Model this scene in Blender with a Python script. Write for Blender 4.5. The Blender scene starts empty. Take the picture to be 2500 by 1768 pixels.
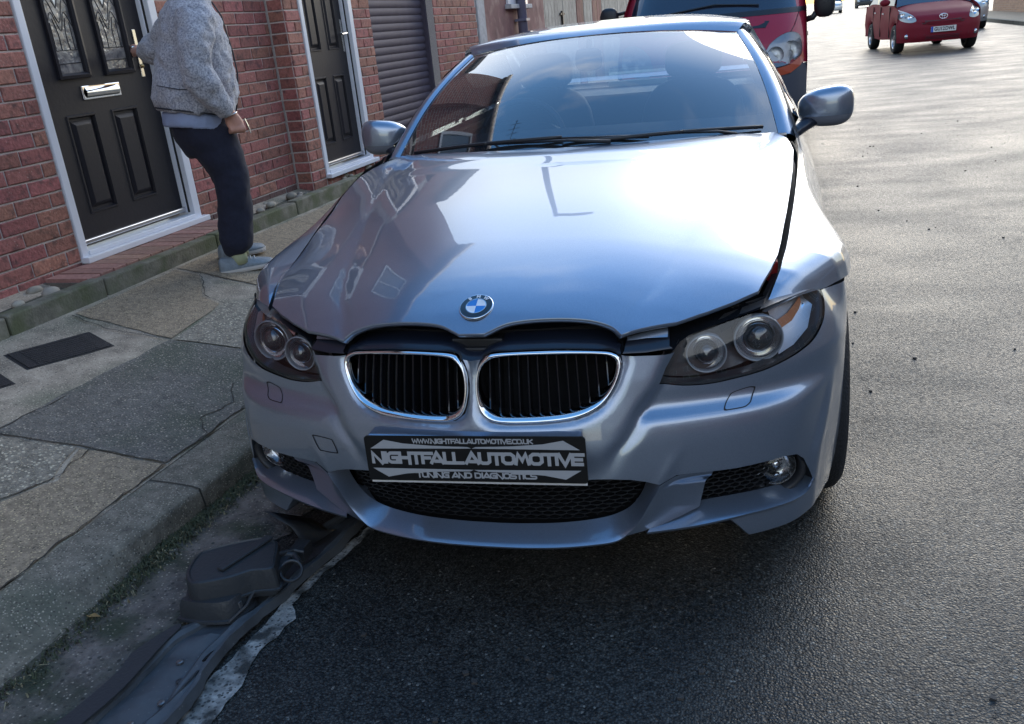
import bpy, bmesh, math, random
import numpy as np
from math import sin, cos, pi, radians, sqrt
from mathutils import Vector, Matrix
from mathutils.geometry import delaunay_2d_cdt
random.seed(7)
SC = bpy.context.scene
COL = SC.collection
# ------------------------------------------------------------------ camera, sky, sun, exposure
cam_d = bpy.data.cameras.new('camera'); cam = bpy.data.objects.new('camera', cam_d); COL.objects.link(cam)
SC.camera = cam
cam_d.sensor_width = 36; cam_d.lens = 36 * 2118.3 / 2500; cam_d.clip_end = 2000; cam_d.clip_start = .05
R0 = Matrix(((0.96569447, 0.24237867, -0.09320285), (0.00248435, -0.36751969, -0.93001242), (-0.25966905, 0.89787631, -0.35551388)))
M = Matrix((R0[0], -R0[1], -R0[2])).transposed().to_4x4()
M.translation = Vector((0.6035, -1.7059, 1.3524))
cam.matrix_world = M
SUN_AZ, SUN_EL = radians(14), radians(17)
W = bpy.data.worlds.new('World'); SC.world = W; W.use_nodes = True
nt = W.node_tree; N = nt.nodes; L = nt.links; N.clear()
wo = N.new('ShaderNodeOutputWorld'); bg = N.new('ShaderNodeBackground'); bg.inputs[1].default_value = .15
sky = N.new('ShaderNodeTexSky'); sky.sky_type = 'NISHITA'; sky.sun_disc = False
sky.sun_elevation = SUN_EL; sky.sun_rotation = SUN_AZ; sky.dust_density = .4; sky.air_density = 1.0; sky.ozone_density = 1.2
tc = N.new('ShaderNodeTexCoord'); mp = N.new('ShaderNodeMapping'); mp.inputs['Scale'].default_value = (1.1, 1.0, 3.0)
no = N.new('ShaderNodeTexNoise'); no.inputs['Scale'].default_value = 1.5; no.inputs['Detail'].default_value = 7; no.inputs['Roughness'].default_value = .55
no.inputs['Distortion'].default_value = .5
cr = N.new('ShaderNodeValToRGB'); cr.color_ramp.elements[0].position = .54; cr.color_ramp.elements[1].position = .90
sp = N.new('ShaderNodeSeparateXYZ'); 
mul = N.new('ShaderNodeMath'); mul.operation = 'MULTIPLY'; mul.inputs[1].default_value = .84
mx = N.new('ShaderNodeMixRGB'); mx.inputs[2].default_value = (3.3, 3.45, 3.8, 1)
L.new(tc.outputs['Generated'], mp.inputs[0]); L.new(mp.outputs[0], no.inputs['Vector']); L.new(no.outputs[0], cr.inputs[0])
veil = N.new('ShaderNodeMapRange'); veil.inputs[1].default_value = .36; veil.inputs[2].default_value = .74; veil.inputs[3].default_value = 1.0; veil.inputs[4].default_value = 0.0
L.new(tc.outputs['Generated'], sp.inputs[0]); L.new(sp.outputs['Z'], veil.inputs[0])
mxm = N.new('ShaderNodeMath'); mxm.operation = 'MAXIMUM'; top_ = N.new('ShaderNodeMapRange'); top_.inputs[1].default_value = .72; top_.inputs[2].default_value = .95; top_.inputs[3].default_value = 1.0; top_.inputs[4].default_value = .25
tm_ = N.new('ShaderNodeMath'); tm_.operation = 'MULTIPLY'; L.new(sp.outputs['Z'], top_.inputs[0]); L.new(top_.outputs[0], tm_.inputs[0]); L.new(cr.outputs[0], tm_.inputs[1])
L.new(veil.outputs[0], mxm.inputs[0]); L.new(tm_.outputs[0], mxm.inputs[1]); L.new(mxm.outputs[0], mul.inputs[0]); L.new(mul.outputs[0], mx.inputs[0])
cz_ = N.new('ShaderNodeValToRGB'); cz_.color_ramp.elements[0].position = .10; cz_.color_ramp.elements[1].position = .62
cz_.color_ramp.elements[0].color = (.155, .155, .155, 1); cz_.color_ramp.elements[1].color = (.50, .50, .495, 1)
vm = N.new('ShaderNodeVectorMath'); vm.operation = 'SCALE'; vm.inputs['Scale'].default_value = 10
L.new(sp.outputs['Z'], cz_.inputs[0]); L.new(cz_.outputs[0], vm.inputs[0]); L.new(vm.outputs[0], mx.inputs[2]); hs_ = N.new('ShaderNodeHueSaturation'); hs_.inputs['Saturation'].default_value = 1.3; L.new(sky.outputs[0], hs_.inputs['Color']); L.new(hs_.outputs[0], mx.inputs[1])
L.new(mx.outputs[0], bg.inputs[0]); L.new(bg.outputs[0], wo.inputs[0])
sun_d = bpy.data.lights.new('sun', 'SUN'); sun = bpy.data.objects.new('sun', sun_d); COL.objects.link(sun)
sun_d.energy = .5; sun_d.angle = radians(40); sun_d.color = (1, .93, .82)
sd = Vector((sin(SUN_AZ) * cos(SUN_EL), cos(SUN_AZ) * cos(SUN_EL), sin(SUN_EL)))
sun.rotation_euler = sd.to_track_quat('Z', 'Y').to_euler()
sun.location = sd * 50
SC.view_settings.view_transform = 'Standard'; SC.view_settings.look = 'None'; SC.view_settings.exposure = 1.78; SC.view_settings.gamma = 1
SC.render.engine = 'CYCLES'
SC.cycles.use_denoising = True
SC.cycles.max_bounces = 8; SC.cycles.transparent_max_bounces = 12; SC.cycles.glossy_bounces = 5; SC.cycles.diffuse_bounces = 3
SC.cycles.caustics_reflective = False; SC.cycles.caustics_refractive = False

# ------------------------------------------------------------------ materials
def mat(name, base=(.5, .5, .5), rough=.5, metal=0, var=0, vscale=20, rvar=0, bump=0, bscale=60, coat=0, crough=.03, spec=.5,
        detail=4, dark=None, objrand=0, emit=None, alpha=1, sheen=0, bdist=.01, trans=0, ior=1.5, dots=None, anis=None, var2=None):
    m = bpy.data.materials.new(name); m.use_nodes = True; t = m.node_tree; n = t.nodes; l = t.links
    b = n['Principled BSDF']
    b.inputs['Base Color'].default_value = (*base, 1); b.inputs['Roughness'].default_value = rough; b.inputs['Metallic'].default_value = metal
    b.inputs['Coat Weight'].default_value = coat; b.inputs['Coat Roughness'].default_value = crough
    b.inputs['Specular IOR Level'].default_value = spec; b.inputs['IOR'].default_value = ior
    b.inputs['Transmission Weight'].default_value = trans; b.inputs['Alpha'].default_value = alpha
    b.inputs['Sheen Weight'].default_value = sheen
    if emit: b.inputs['Emission Color'].default_value = (*emit[:3], 1); b.inputs['Emission Strength'].default_value = emit[3]
    if var or rvar or bump or objrand or dots or var2:
        c = n.new('ShaderNodeTexCoord'); oi = n.new('ShaderNodeObjectInfo')
        vec = c.outputs['Object']
        if objrand:
            ad = n.new('ShaderNodeVectorMath'); ad.operation = 'ADD'
            sc = n.new('ShaderNodeMath'); sc.operation = 'MULTIPLY'; sc.inputs[1].default_value = 37
            l.new(oi.outputs['Random'], sc.inputs[0]); l.new(vec, ad.inputs[0]); l.new(sc.outputs[0], ad.inputs[1]); vec = ad.outputs[0]
        nz = n.new('ShaderNodeTexNoise'); nz.inputs['Scale'].default_value = vscale; nz.inputs['Detail'].default_value = detail; nz.inputs['Roughness'].default_value = .62
        l.new(vec, nz.inputs['Vector'])
        col = None
        if var:
            r = n.new('ShaderNodeValToRGB'); r.color_ramp.elements[0].position = .3; r.color_ramp.elements[1].position = .72
            d = dark or tuple(x * (1 - var) for x in base)
            r.color_ramp.elements[0].color = (*d, 1); r.color_ramp.elements[1].color = (*[min(1, x * (1 + var * .6)) for x in base], 1)
            l.new(nz.outputs[0], r.inputs[0]); col = r.outputs[0]
        if var2:   # (colour, scale, threshold lo, hi)
            n2 = n.new('ShaderNodeTexNoise'); n2.inputs['Scale'].default_value = var2[1]; n2.inputs['Detail'].default_value = 5
            l.new(vec, n2.inputs['Vector']); r2 = n.new('ShaderNodeValToRGB')
            r2.color_ramp.elements[0].position = var2[2]; r2.color_ramp.elements[1].position = var2[3]
            l.new(n2.outputs[0], r2.inputs[0]); m2 = n.new('ShaderNodeMixRGB'); l.new(r2.outputs[0], m2.inputs[0])
            if col: l.new(col, m2.inputs[1])
            else: m2.inputs[1].default_value = (*base, 1)
            m2.inputs[2].default_value = (*var2[0], 1); col = m2.outputs[0]
        if dots:   # list of (colour, scale, radius)
            for dc, dsc, dr in dots:
                vo = n.new('ShaderNodeTexVoronoi'); vo.inputs['Scale'].default_value = dsc; l.new(vec, vo.inputs['Vector'])
                rr = n.new('ShaderNodeValToRGB'); rr.color_ramp.elements[0].position = dr; rr.color_ramp.elements[1].position = dr + .06
                rr.color_ramp.elements[0].color = (1, 1, 1, 1); rr.color_ramp.elements[1].color = (0, 0, 0, 1)
                l.new(vo.outputs['Distance'], rr.inputs[0])
                gt = n.new('ShaderNodeSeparateColor'); l.new(vo.outputs['Color'], gt.inputs[0])
                g2 = n.new('ShaderNodeMath'); g2.operation = 'MULTIPLY'; l.new(rr.outputs[0], g2.inputs[0]); l.new(gt.outputs[0], g2.inputs[1])
                m3 = n.new('ShaderNodeMixRGB'); l.new(g2.outputs[0], m3.inputs[0])
                if col: l.new(col, m3.inputs[1])
                else: m3.inputs[1].default_value = (*base, 1)
                m3.inputs[2].default_value = (*dc, 1); col = m3.outputs[0]
        if objrand:
            hs = n.new('ShaderNodeHueSaturation')
            mr = n.new('ShaderNodeMapRange'); mr.inputs[3].default_value = 1 - objrand; mr.inputs[4].default_value = 1 + objrand * .7
            l.new(oi.outputs['Random'], mr.inputs[0]); l.new(mr.outputs[0], hs.inputs['Value'])
            if col: l.new(col, hs.inputs['Color'])
            else: hs.inputs['Color'].default_value = (*base, 1)
            mr2 = n.new('ShaderNodeMapRange'); mr2.inputs[3].default_value = .485; mr2.inputs[4].default_value = .515
            sc2 = n.new('ShaderNodeMath'); sc2.operation = 'MULTIPLY'; sc2.inputs[1].default_value = 7.3
            fr = n.new('ShaderNodeMath'); fr.operation = 'FRACT'; l.new(oi.outputs['Random'], sc2.inputs[0]); l.new(sc2.outputs[0], fr.inputs[0])
            l.new(fr.outputs[0], mr2.inputs[0]); l.new(mr2.outputs[0], hs.inputs['Hue'])
            col = hs.outputs[0]
        if col: l.new(col, b.inputs['Base Color'])
        if rvar:
            mr = n.new('ShaderNodeMapRange'); mr.inputs[1].default_value = .3; mr.inputs[2].default_value = .7
            mr.inputs[3].default_value = max(0, rough - rvar); mr.inputs[4].default_value = min(1, rough + rvar)
            l.new(nz.outputs[0], mr.inputs[0]); l.new(mr.outputs[0], b.inputs['Roughness'])
        if bump:
            bn = n.new('ShaderNodeTexNoise'); bn.inputs['Scale'].default_value = bscale; bn.inputs['Detail'].default_value = 3
            l.new(vec, bn.inputs['Vector'])
            bp = n.new('ShaderNodeBump'); bp.inputs['Strength'].default_value = bump; bp.inputs['Distance'].default_value = bdist
            l.new(bn.outputs[0], bp.inputs['Height']); l.new(bp.outputs[0], b.inputs['Normal'])
    return m

def glassmat(name, tint=(.6, .65, .7), rough=.0, base=.03, fscale=1.0, film=0):
    m = bpy.data.materials.new(name); m.use_nodes = True; t = m.node_tree; n = t.nodes; l = t.links; n.clear()
    o = n.new('ShaderNodeOutputMaterial'); tr = n.new('ShaderNodeBsdfTransparent'); tr.inputs[0].default_value = (*tint, 1)
    g = n.new('ShaderNodeBsdfGlossy'); g.inputs['Roughness'].default_value = rough; g.inputs[0].default_value = (1, 1, 1, 1)
    f = n.new('ShaderNodeFresnel'); f.inputs[0].default_value = 1.52
    mr = n.new('ShaderNodeMath'); mr.operation = 'MULTIPLY_ADD'; mr.inputs[1].default_value = fscale; mr.inputs[2].default_value = base; mr.use_clamp = True
    x = n.new('ShaderNodeMixShader'); l.new(f.outputs[0], mr.inputs[0]); l.new(mr.outputs[0], x.inputs[0])
    l.new(tr.outputs[0], x.inputs[1]); l.new(g.outputs[0], x.inputs[2])
    if film:
        df = n.new('ShaderNodeBsdfDiffuse'); df.inputs[0].default_value = (.5, .53, .58, 1); x2 = n.new('ShaderNodeMixShader'); x2.inputs[0].default_value = film
        l.new(x.outputs[0], x2.inputs[1]); l.new(df.outputs[0], x2.inputs[2]); x = x2
    l.new(x.outputs[0], o.inputs[0])
    return m

# ------------------------------------------------------------------ mesh helpers
BASE = {}
class MB:
    def __init__(s): s.v = []; s.f = []
    def add(s, vs, fs):
        k = len(s.v); s.v += [tuple(map(float, p)) for p in vs]; s.f += [tuple(i + k for i in f) for f in fs]; return s
    def box(s, a, b, R=None, c=None, taper=None):
        x0, y0, z0 = a; x1, y1, z1 = b
        vs = [(x, y, z) for z in (z0, z1) for y in (y0, y1) for x in (x0, x1)]
        if R is not None:
            cc = Vector(c if c is not None else ((x0 + x1) / 2, (y0 + y1) / 2, (z0 + z1) / 2)); vs = [tuple(cc + R @ (Vector(p) - cc)) for p in vs]
        return s.add(vs, [(0, 2, 3, 1), (4, 5, 7, 6), (0, 1, 5, 4), (2, 6, 7, 3), (0, 4, 6, 2), (1, 3, 7, 5)])
    def tube(s, pts, r, n=8, cap=True):
        pts = [Vector(p) for p in pts]; rr = r if isinstance(r, (list, tuple)) else [r] * len(pts)
        k0 = len(s.v); vs = []; fs = []; up = None
        for i, p in enumerate(pts):
            d = (pts[min(i + 1, len(pts) - 1)] - pts[max(i - 1, 0)]).normalized()
            if up is None: up = Vector((0, 0, 1)) if abs(d.z) < .9 else Vector((1, 0, 0))
            a = d.cross(up)
            if a.length < 1e-4: a = d.cross(Vector((0, 1, 0)))
            a.normalize(); b = a.cross(d).normalized(); up = b
            q = rr[i]; ra, rb = q if isinstance(q, (tuple, list)) else (q, q)
            for j in range(n):
                t = 2 * pi * j / n; vs.append(p + a * cos(t) * ra + b * sin(t) * rb)
        for i in range(len(pts) - 1):
            for j in range(n):
                fs.append((i * n + j, i * n + (j + 1) % n, (i + 1) * n + (j + 1) % n, (i + 1) * n + j))
        if cap: fs.append(tuple(range(n - 1, -1, -1))); e = (len(pts) - 1) * n; fs.append(tuple(range(e, e + n)))
        return s.add(vs, fs)
    def grid(s, rows, close=False, flip=False):
        n = len(rows[0]); vs = [p for r in rows for p in r]; fs = []
        for i in range(len(rows) - 1):
            for j in range(n if close else n - 1):
                q = (i * n + j, i * n + (j + 1) % n, (i + 1) * n + (j + 1) % n, (i + 1) * n + j)
                fs.append(q[::-1] if flip else q)
        return s.add(vs, fs)
    def lathe(s, prof, c, ax=(0, 0, 1), n=24):
        """prof: list of (r, h) along axis"""
        z = Vector(ax).normalized(); x = z.orthogonal().normalized(); y = z.cross(x); c = Vector(c)
        return s.grid([[c + z * h + (x * cos(2 * pi * j / n) + y * sin(2 * pi * j / n)) * r for j in range(n)] for r, h in prof], close=True)
    def prism(s, poly, z0, z1, fn=None):
        """poly in 2D, fn maps (u,v,w) to xyz; triangulated caps by ngon"""
        fn = fn or (lambda u, v, w: (u, v, w)); n = len(poly)
        vs = [fn(u, v, z0) for u, v in poly] + [fn(u, v, z1) for u, v in poly]
        fs = [tuple(range(n - 1, -1, -1)), tuple(range(n, 2 * n))] + [(i, (i + 1) % n, n + (i + 1) % n, n + i) for i in range(n)]
        return s.add(vs, fs)
    def build(s, name, m, parent=None, smooth=False, bevel=0, label=None, sub=0, solid=0, weld=0, off=-1, sharp=0):
        b = BASE.get(parent.name, (0, 0, 0)) if parent else (0, 0, 0)
        me = bpy.data.meshes.new(name)
        me.from_pydata([(x - b[0], y - b[1], z - b[2]) for x, y, z in s.v], [], s.f); me.update()
        o = bpy.data.objects.new(name, me); COL.objects.link(o); me.materials.append(m)
        if weld or True:
            bm = bmesh.new(); bm.from_mesh(me)
            if weld: bmesh.ops.remove_doubles(bm, verts=bm.verts, dist=weld)
            bmesh.ops.recalc_face_normals(bm, faces=bm.faces) if solid == 0 and not getattr(s, 'keep', False) else None
            bm.to_mesh(me); bm.free()
        if smooth: me.polygons.foreach_set('use_smooth', [True] * len(me.polygons))
        if sharp: me.set_sharp_from_angle(angle=radians(sharp))
        if parent: o.parent = parent; BASE[o.name] = b
        if solid: md = o.modifiers.new('solid', 'SOLIDIFY'); md.thickness = solid; md.offset = off
        if bevel:
            md = o.modifiers.new('bevel', 'BEVEL'); md.width = bevel; md.segments = 2; md.limit_method = 'ANGLE'
        if sub: md = o.modifiers.new('sub', 'SUBSURF'); md.levels = sub; md.render_levels = sub
        if label: o['label'] = label
        return o

def thing(name, label, cat, base=(0, 0, 0), rotz=0, group=None):
    o = bpy.data.objects.new(name, None); COL.objects.link(o); o.location = base if rotz == 0 else S3(*base); o.rotation_euler.z = rotz
    o.empty_display_size = .1
    o['label'] = label; o['category'] = cat
    if group: o['group'] = group
    BASE[o.name] = base
    return o
def tag(o, label=None, cat=None, kind=None, group=None):
    if label: o['label'] = label
    if cat: o['category'] = cat
    if kind: o['kind'] = kind
    if group: o['group'] = group
    return o
# street frame: t across the street (to the right), s along it (away), z up
TH = 0.05305406
def S3(t, s, z): return (t * cos(TH) + s * sin(TH), -t * sin(TH) + s * cos(TH), z)
def sthing(name, label, cat, base, group=None): return thing(name, label, cat, base, -TH, group)

def inpoly(p, poly):
    x, y = p; c = False; n = len(poly)
    for i in range(n):
        x1, y1 = poly[i]; x2, y2 = poly[i - 1]
        if (y1 > y) != (y2 > y) and x < (x2 - x1) * (y - y1) / (y2 - y1) + x1: c = not c
    return c
def smoothpoly(P, n=6, closed=False):
    P = [np.array(p, float) for p in P]; o = []
    m = len(P); rng = range(m if closed else m - 1)
    for i in rng:
        if closed: a, b, c, d = P[i - 1], P[i], P[(i + 1) % m], P[(i + 2) % m]
        else: a, b, c, d = P[max(i - 1, 0)] if i > 0 else 2 * P[0] - P[1], P[i], P[i + 1], P[i + 2] if i + 2 < m else 2 * P[-1] - P[-2]
        for k in range(n):
            t = k / n; o.append(.5 * ((2 * b) + (-a + c) * t + (2 * a - 5 * b + 4 * c - d) * t * t + (-a + 3 * b - 3 * c + d) * t ** 3))
    if not closed: o.append(P[-1])
    return [tuple(p) for p in o]
def densify(P, h):
    o = []; n = len(P)
    for i in range(n):
        a = np.array(P[i], float); b = np.array(P[(i + 1) % n], float); k = max(1, int(np.linalg.norm((b - a)[:2]) / h))
        for j in range(k): o.append(tuple(a + (b - a) * j / k))
    return o
def resample(P, n):
    P = np.array(P, float); d = np.r_[0, np.cumsum(np.linalg.norm(np.diff(P, axis=0), axis=1))]
    return [tuple(np.interp(q, d, P[:, k]) for k in range(P.shape[1])) for q in np.linspace(0, d[-1], n)]
def cdt(poly, holes=(), h=.012, sy=1.0):
    """triangulate polygon; returns 2D verts, tris"""
    poly = densify(poly, h * 1.2); holes = [densify(q, h * 1.0) for q in holes]
    vs = []; es = []
    for q in [poly] + list(holes):
        k = len(vs); vs += [(p[0], p[1]) for p in q]; es += [(k + i, k + (i + 1) % len(q)) for i in range(len(q))]
    A = np.array(poly)[:, :2]; B = np.array(vs)
    x0, y0 = A.min(0); x1, y1 = A.max(0); nb = len(vs)
    ys = np.arange(y0, y1, h * .87)
    for r, y in enumerate(ys):
        for x in np.arange(x0 + (h / 2 if r % 2 else 0), x1, h):
            if not inpoly((x, y), poly): continue
            if any(inpoly((x, y), q) for q in holes): continue
            if np.min((B[:, 0] - x) ** 2 + (B[:, 1] - y) ** 2) < (h * .55) ** 2: continue
            vs.append((x, y))
    r = delaunay_2d_cdt([Vector(v) for v in vs], es, [], 0, 1e-6)
    V = [tuple(v) for v in r[0]]; T = []
    for f in r[2]:
        c = (sum(V[i][0] for i in f) / 3, sum(V[i][1] for i in f) / 3)
        if inpoly(c, poly) and not any(inpoly(c, q) for q in holes): T.append(tuple(f))
    return V, T
# ------------------------------------------------------------------ ground, road, pavement
def road_material():
    m = bpy.data.materials.new('wet_asphalt'); m.use_nodes = True; t = m.node_tree; n = t.nodes; l = t.links; b = n['Principled BSDF']
    c = n.new('ShaderNodeTexCoord'); V_ = c.outputs['Object']
    def vor(sc, f='F1'): v = n.new('ShaderNodeTexVoronoi'); v.inputs['Scale'].default_value = sc; v.feature = f; l.new(V_, v.inputs['Vector']); return v
    def noi(sc, d=4, vec=None): v = n.new('ShaderNodeTexNoise'); v.inputs['Scale'].default_value = sc; v.inputs['Detail'].default_value = d; l.new(vec or V_, v.inputs['Vector']); return v
    def ramp(i, p0, c0, p1, c1): r = n.new('ShaderNodeValToRGB'); e = r.color_ramp.elements; e[0].position = p0; e[1].position = p1; e[0].color = (*c0, 1); e[1].color = (*c1, 1); l.new(i, r.inputs[0]); return r.outputs[0]
    def mr(i, a, b_, c0, d0): q = n.new('ShaderNodeMapRange'); l.new(i, q.inputs[0]); [q.inputs[k + 1].__setattr__('default_value', v) for k, v in enumerate((a, b_, c0, d0))]; return q.outputs[0]
    def math_(op, a, b_): q = n.new('ShaderNodeMath'); q.operation = op; [l.new(x, q.inputs[i]) if not isinstance(x, (int, float)) else q.inputs[i].__setattr__('default_value', x) for i, x in enumerate((a, b_))]; return q.outputs[0]
    st = vor(175); fine = noi(520, 3); mp_ = n.new('ShaderNodeMapping'); mp_.inputs['Scale'].default_value = (.7, 1.2, 1); l.new(V_, mp_.inputs[0]); wet = noi(1.7, 6, mp_.outputs[0]); blot = noi(5, 5)
    sc = n.new('ShaderNodeSeparateColor'); l.new(st.outputs['Color'], sc.inputs[0])
    chip = ramp(sc.outputs[0], .0, (.016, .017, .016), 1.0, (.095, .098, .092))
    edge = ramp(st.outputs['Distance'], .25, (1, 1, 1), .75, (.28, .28, .28))
    x = n.new('ShaderNodeMixRGB'); x.blend_type = 'MULTIPLY'; x.inputs[0].default_value = 1; l.new(chip, x.inputs[1]); l.new(edge, x.inputs[2])
    rare = math_('GREATER_THAN', sc.outputs[1], .993); x2 = n.new('ShaderNodeMixRGB'); x2.inputs[2].default_value = (.19, .185, .165, 1); l.new(rare, x2.inputs[0]); l.new(x.outputs[0], x2.inputs[1])
    x3 = n.new('ShaderNodeMixRGB'); x3.blend_type = 'MULTIPLY'; x3.inputs[0].default_value = 1; l.new(x2.outputs[0], x3.inputs[1]); l.new(ramp(blot.outputs[0], .3, (.72, .72, .73), .7, (1.15, 1.14, 1.1)), x3.inputs[2])
    l.new(x3.outputs[0], b.inputs['Base Color'])
    ro = math_('ADD', mr(sc.outputs[2], 0, 1, -.14, .14), mr(wet.outputs[0], .34, .66, .42, .56)); l.new(ro, b.inputs['Roughness'])
    h = math_('ADD', math_('MULTIPLY', st.outputs['Distance'], -1.0), math_('MULTIPLY', sc.outputs[0], .45)); h = math_('ADD', h, math_('MULTIPLY', fine.outputs[0], .35))
    bp = n.new('ShaderNodeBump'); bp.inputs['Strength'].default_value = .7; bp.inputs['Distance'].default_value = .0030; l.new(h, bp.inputs['Height'])
    b2 = n.new('ShaderNodeBump'); b2.inputs['Strength'].default_value = .08; b2.inputs['Distance'].default_value = .02; l.new(wet.outputs[0], b2.inputs['Height']); l.new(bp.outputs[0], b2.inputs['Normal']); l.new(b2.outputs[0], b.inputs['Normal'])
    b.inputs['Specular IOR Level'].default_value = .42
    return m
M_ROAD = road_material()
mb = MB(); mb.grid([[S3(t, s, 0) for t in (-60, -1.15, 7.2, 60)] for s in (-40, 0, 40, 400)])
tag(mb.build('road', M_ROAD), 'wet grey asphalt road surface shining towards the far end', kind='structure')

M_CONC = mat('worn_concrete', (.36, .305, .235), .85, var=.45, vscale=9, bump=.5, bscale=90, bdist=.004, dots=[((.62, .54, .42), 120, .26), ((.07, .06, .05), 85, .22)], var2=((.10, .115, .075), 2.3, .5, .72))
M_GRAV = mat('exposed_aggregate', (.235, .21, .165), .8, var=.5, vscale=30, bump=.9, bscale=110, bdist=.006, dots=[((.62, .56, .42), 75, .30), ((.45, .36, .24), 120, .25), ((.03, .03, .03), 90, .15)])
M_TAR = mat('old_tarmac_patch', (.135, .128, .112), .75, var=.4, vscale=25, bump=.9, bscale=130, bdist=.005, dots=[((.42, .37, .29), 85, .26), ((.28, .23, .17), 130, .24), ((.03, .03, .03), 70, .2)], var2=((.06, .075, .05), 3, .5, .75))
M_BROWN = mat('brown_gritty_concrete', (.285, .225, .155), .82, var=.4, vscale=35, bump=.8, bscale=150, bdist=.004, dots=[((.58, .46, .28), 120, .30), ((.06, .05, .035), 95, .24)])
M_KERB = mat('kerb_concrete', (.20, .18, .142), .85, var=.5, vscale=22, bump=.9, bscale=140, bdist=.006, var2=((.10, .105, .075), 4, .50, .72), dots=[((.42, .38, .3), 130, .26), ((.06, .055, .045), 90, .24), ((.45, .38, .28), 60, .12)])
M_MOSS = mat('mossy_concrete', (.19, .18, .14), .9, var=.4, vscale=16, bump=.6, bscale=80, bdist=.006, var2=((.10, .11, .06), 7, .42, .62))
M_CRACK = mat('crack_dirt', (.045, .042, .034), .9)
KB = .10
def zp(t): return KB if t > -1.2 else KB + (-1.2 - t) * .177
# kerb: top front edge / bottom edge as functions of s
def kt(s): return float(np.interp(s, [-3, -.33, -.23, .02, .41, .8, 60], [-1.30, -1.20, -1.155, -1.106, -1.075, -1.10, -1.10]))
def kb(s): return float(np.interp(s, [-3, -.46, -.22, .07, .53, .9, 60], [-1.06, -1.06, -1.06, -1.085, -1.06, -1.085, -1.085]))
ss = list(np.linspace(-3, 1.6, 47)) + list(np.linspace(1.8, 60, 30))
rows = []
for s in ss:
    a = kt(s); b = kb(s); w = .0
    rows.append([S3(-1.27, s, KB + .012), S3(a - .10, s, KB + .008), S3(a - .03, s, KB + .002), S3(a + (b - a) * .08, s, KB - .006), S3(a + (b - a) * .25, s, KB - .022),
                 S3(a + (b - a) * .6, s, KB - .06), S3(b - .006, s, .02), S3(b, s, -.03)])
kerb = MB().grid(rows).build('kerb', M_KERB, smooth=True)
tag(kerb, 'worn rounded concrete kerb edge above the gutter', kind='structure')
for sj in (-1.52, -.60, .315, 1.23):
    mb = MB(); a = kt(sj); b = kb(sj); P_ = [(-1.27, KB + .0135), (a - .10, KB + .0095), (a - .03, KB + .0035), (a + (b - a) * .08, KB - .004), (a + (b - a) * .25, KB - .020), (a + (b - a) * .6 + .002, KB - .058), (b - .003, .02)]
    mb.grid([[S3(t_, sj - .004, z_) for t_, z_ in P_], [S3(t_, sj + .004, z_) for t_, z_ in P_]]).build('kerb_joint', M_CRACK, kerb)
mb = MB(); rows = []
for s in list(np.linspace(-6, 10, 40)) + [20, 60]:
    rows.append([S3(t, s, zp(t) + .004 * sin(s * 3 + t * 5)) for t in (-1.268, -1.5, -1.8, -2.1, -2.4, -2.7, -3.2)])
pav = mb.grid(rows).build('pavement', M_CONC, smooth=True)
tag(pav, 'patched concrete pavement rising towards the brick houses', kind='structure')
# soil below the pavement edge
def patch(name, poly, m, dz, label, h=.06):
    r = random.Random(len(name)); P = densify(poly, .09)
    P = [(a + r.uniform(-.007, .007), b + r.uniform(-.007, .007)) for a, b in P]
    V, T = cdt(P, h=h)
    mb = MB(); mb.keep = True; mb.add([S3(a, b, zp(a) + .004 * sin(b * 3 + a * 5) + dz) for a, b in V], T)
    o = mb.build(name, m, pav, smooth=True); 
    for p in o.data.polygons:
        pass
    if label: o['label'] = label
    return o
PATCHES = [
 ('tarmac_patch', [(-1.90, 1.28), (-1.55, 1.33), (-1.275, 1.36), (-1.275, .42), (-1.60, .40), (-1.93, .36), (-1.93, .68)], M_TAR, .006, 'dark smooth tarmac infill with pale flecks'),
 ('aggregate_patch', [(-1.895, 1.30), (-1.95, 1.77), (-1.84, 2.02), (-1.275, 2.1), (-1.275, 1.38), (-1.55, 1.35)], M_GRAV, .005, 'pale pebbly aggregate slab beside the front of the silver blue car'),
 ('aggregate_patch', [(-2.30, -.9), (-2.20, .02), (-1.95, .34), (-1.61, .385), (-1.535, .20), (-1.60, .03), (-1.66, -.9)], M_GRAV, .005, 'coarse pebbly slab at the left edge'),
 ('concrete_patch', [(-1.59, .385), (-1.275, .405), (-1.275, -1.2), (-1.64, -1.2), (-1.585, .03), (-1.52, .20)], M_BROWN, .005, 'brown gritty slab behind the kerb'),
 ('concrete_patch', [(-2.46, 1.36), (-2.46, 2.08), (-2.30, 2.07), (-2.09, 1.80), (-1.97, 1.76), (-1.91, 1.30)], M_BROWN, .004, 'brown slab below the mossy edging'),
 ('concrete_patch', [(-2.46, 2.11), (-2.29, 2.10), (-1.95, 2.08), (-1.275, 2.14), (-1.275, 5.5), (-2.46, 5.5)], M_BROWN, .005, 'brown slab under the shoes'),
]
for a in PATCHES: patch(*a)
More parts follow.
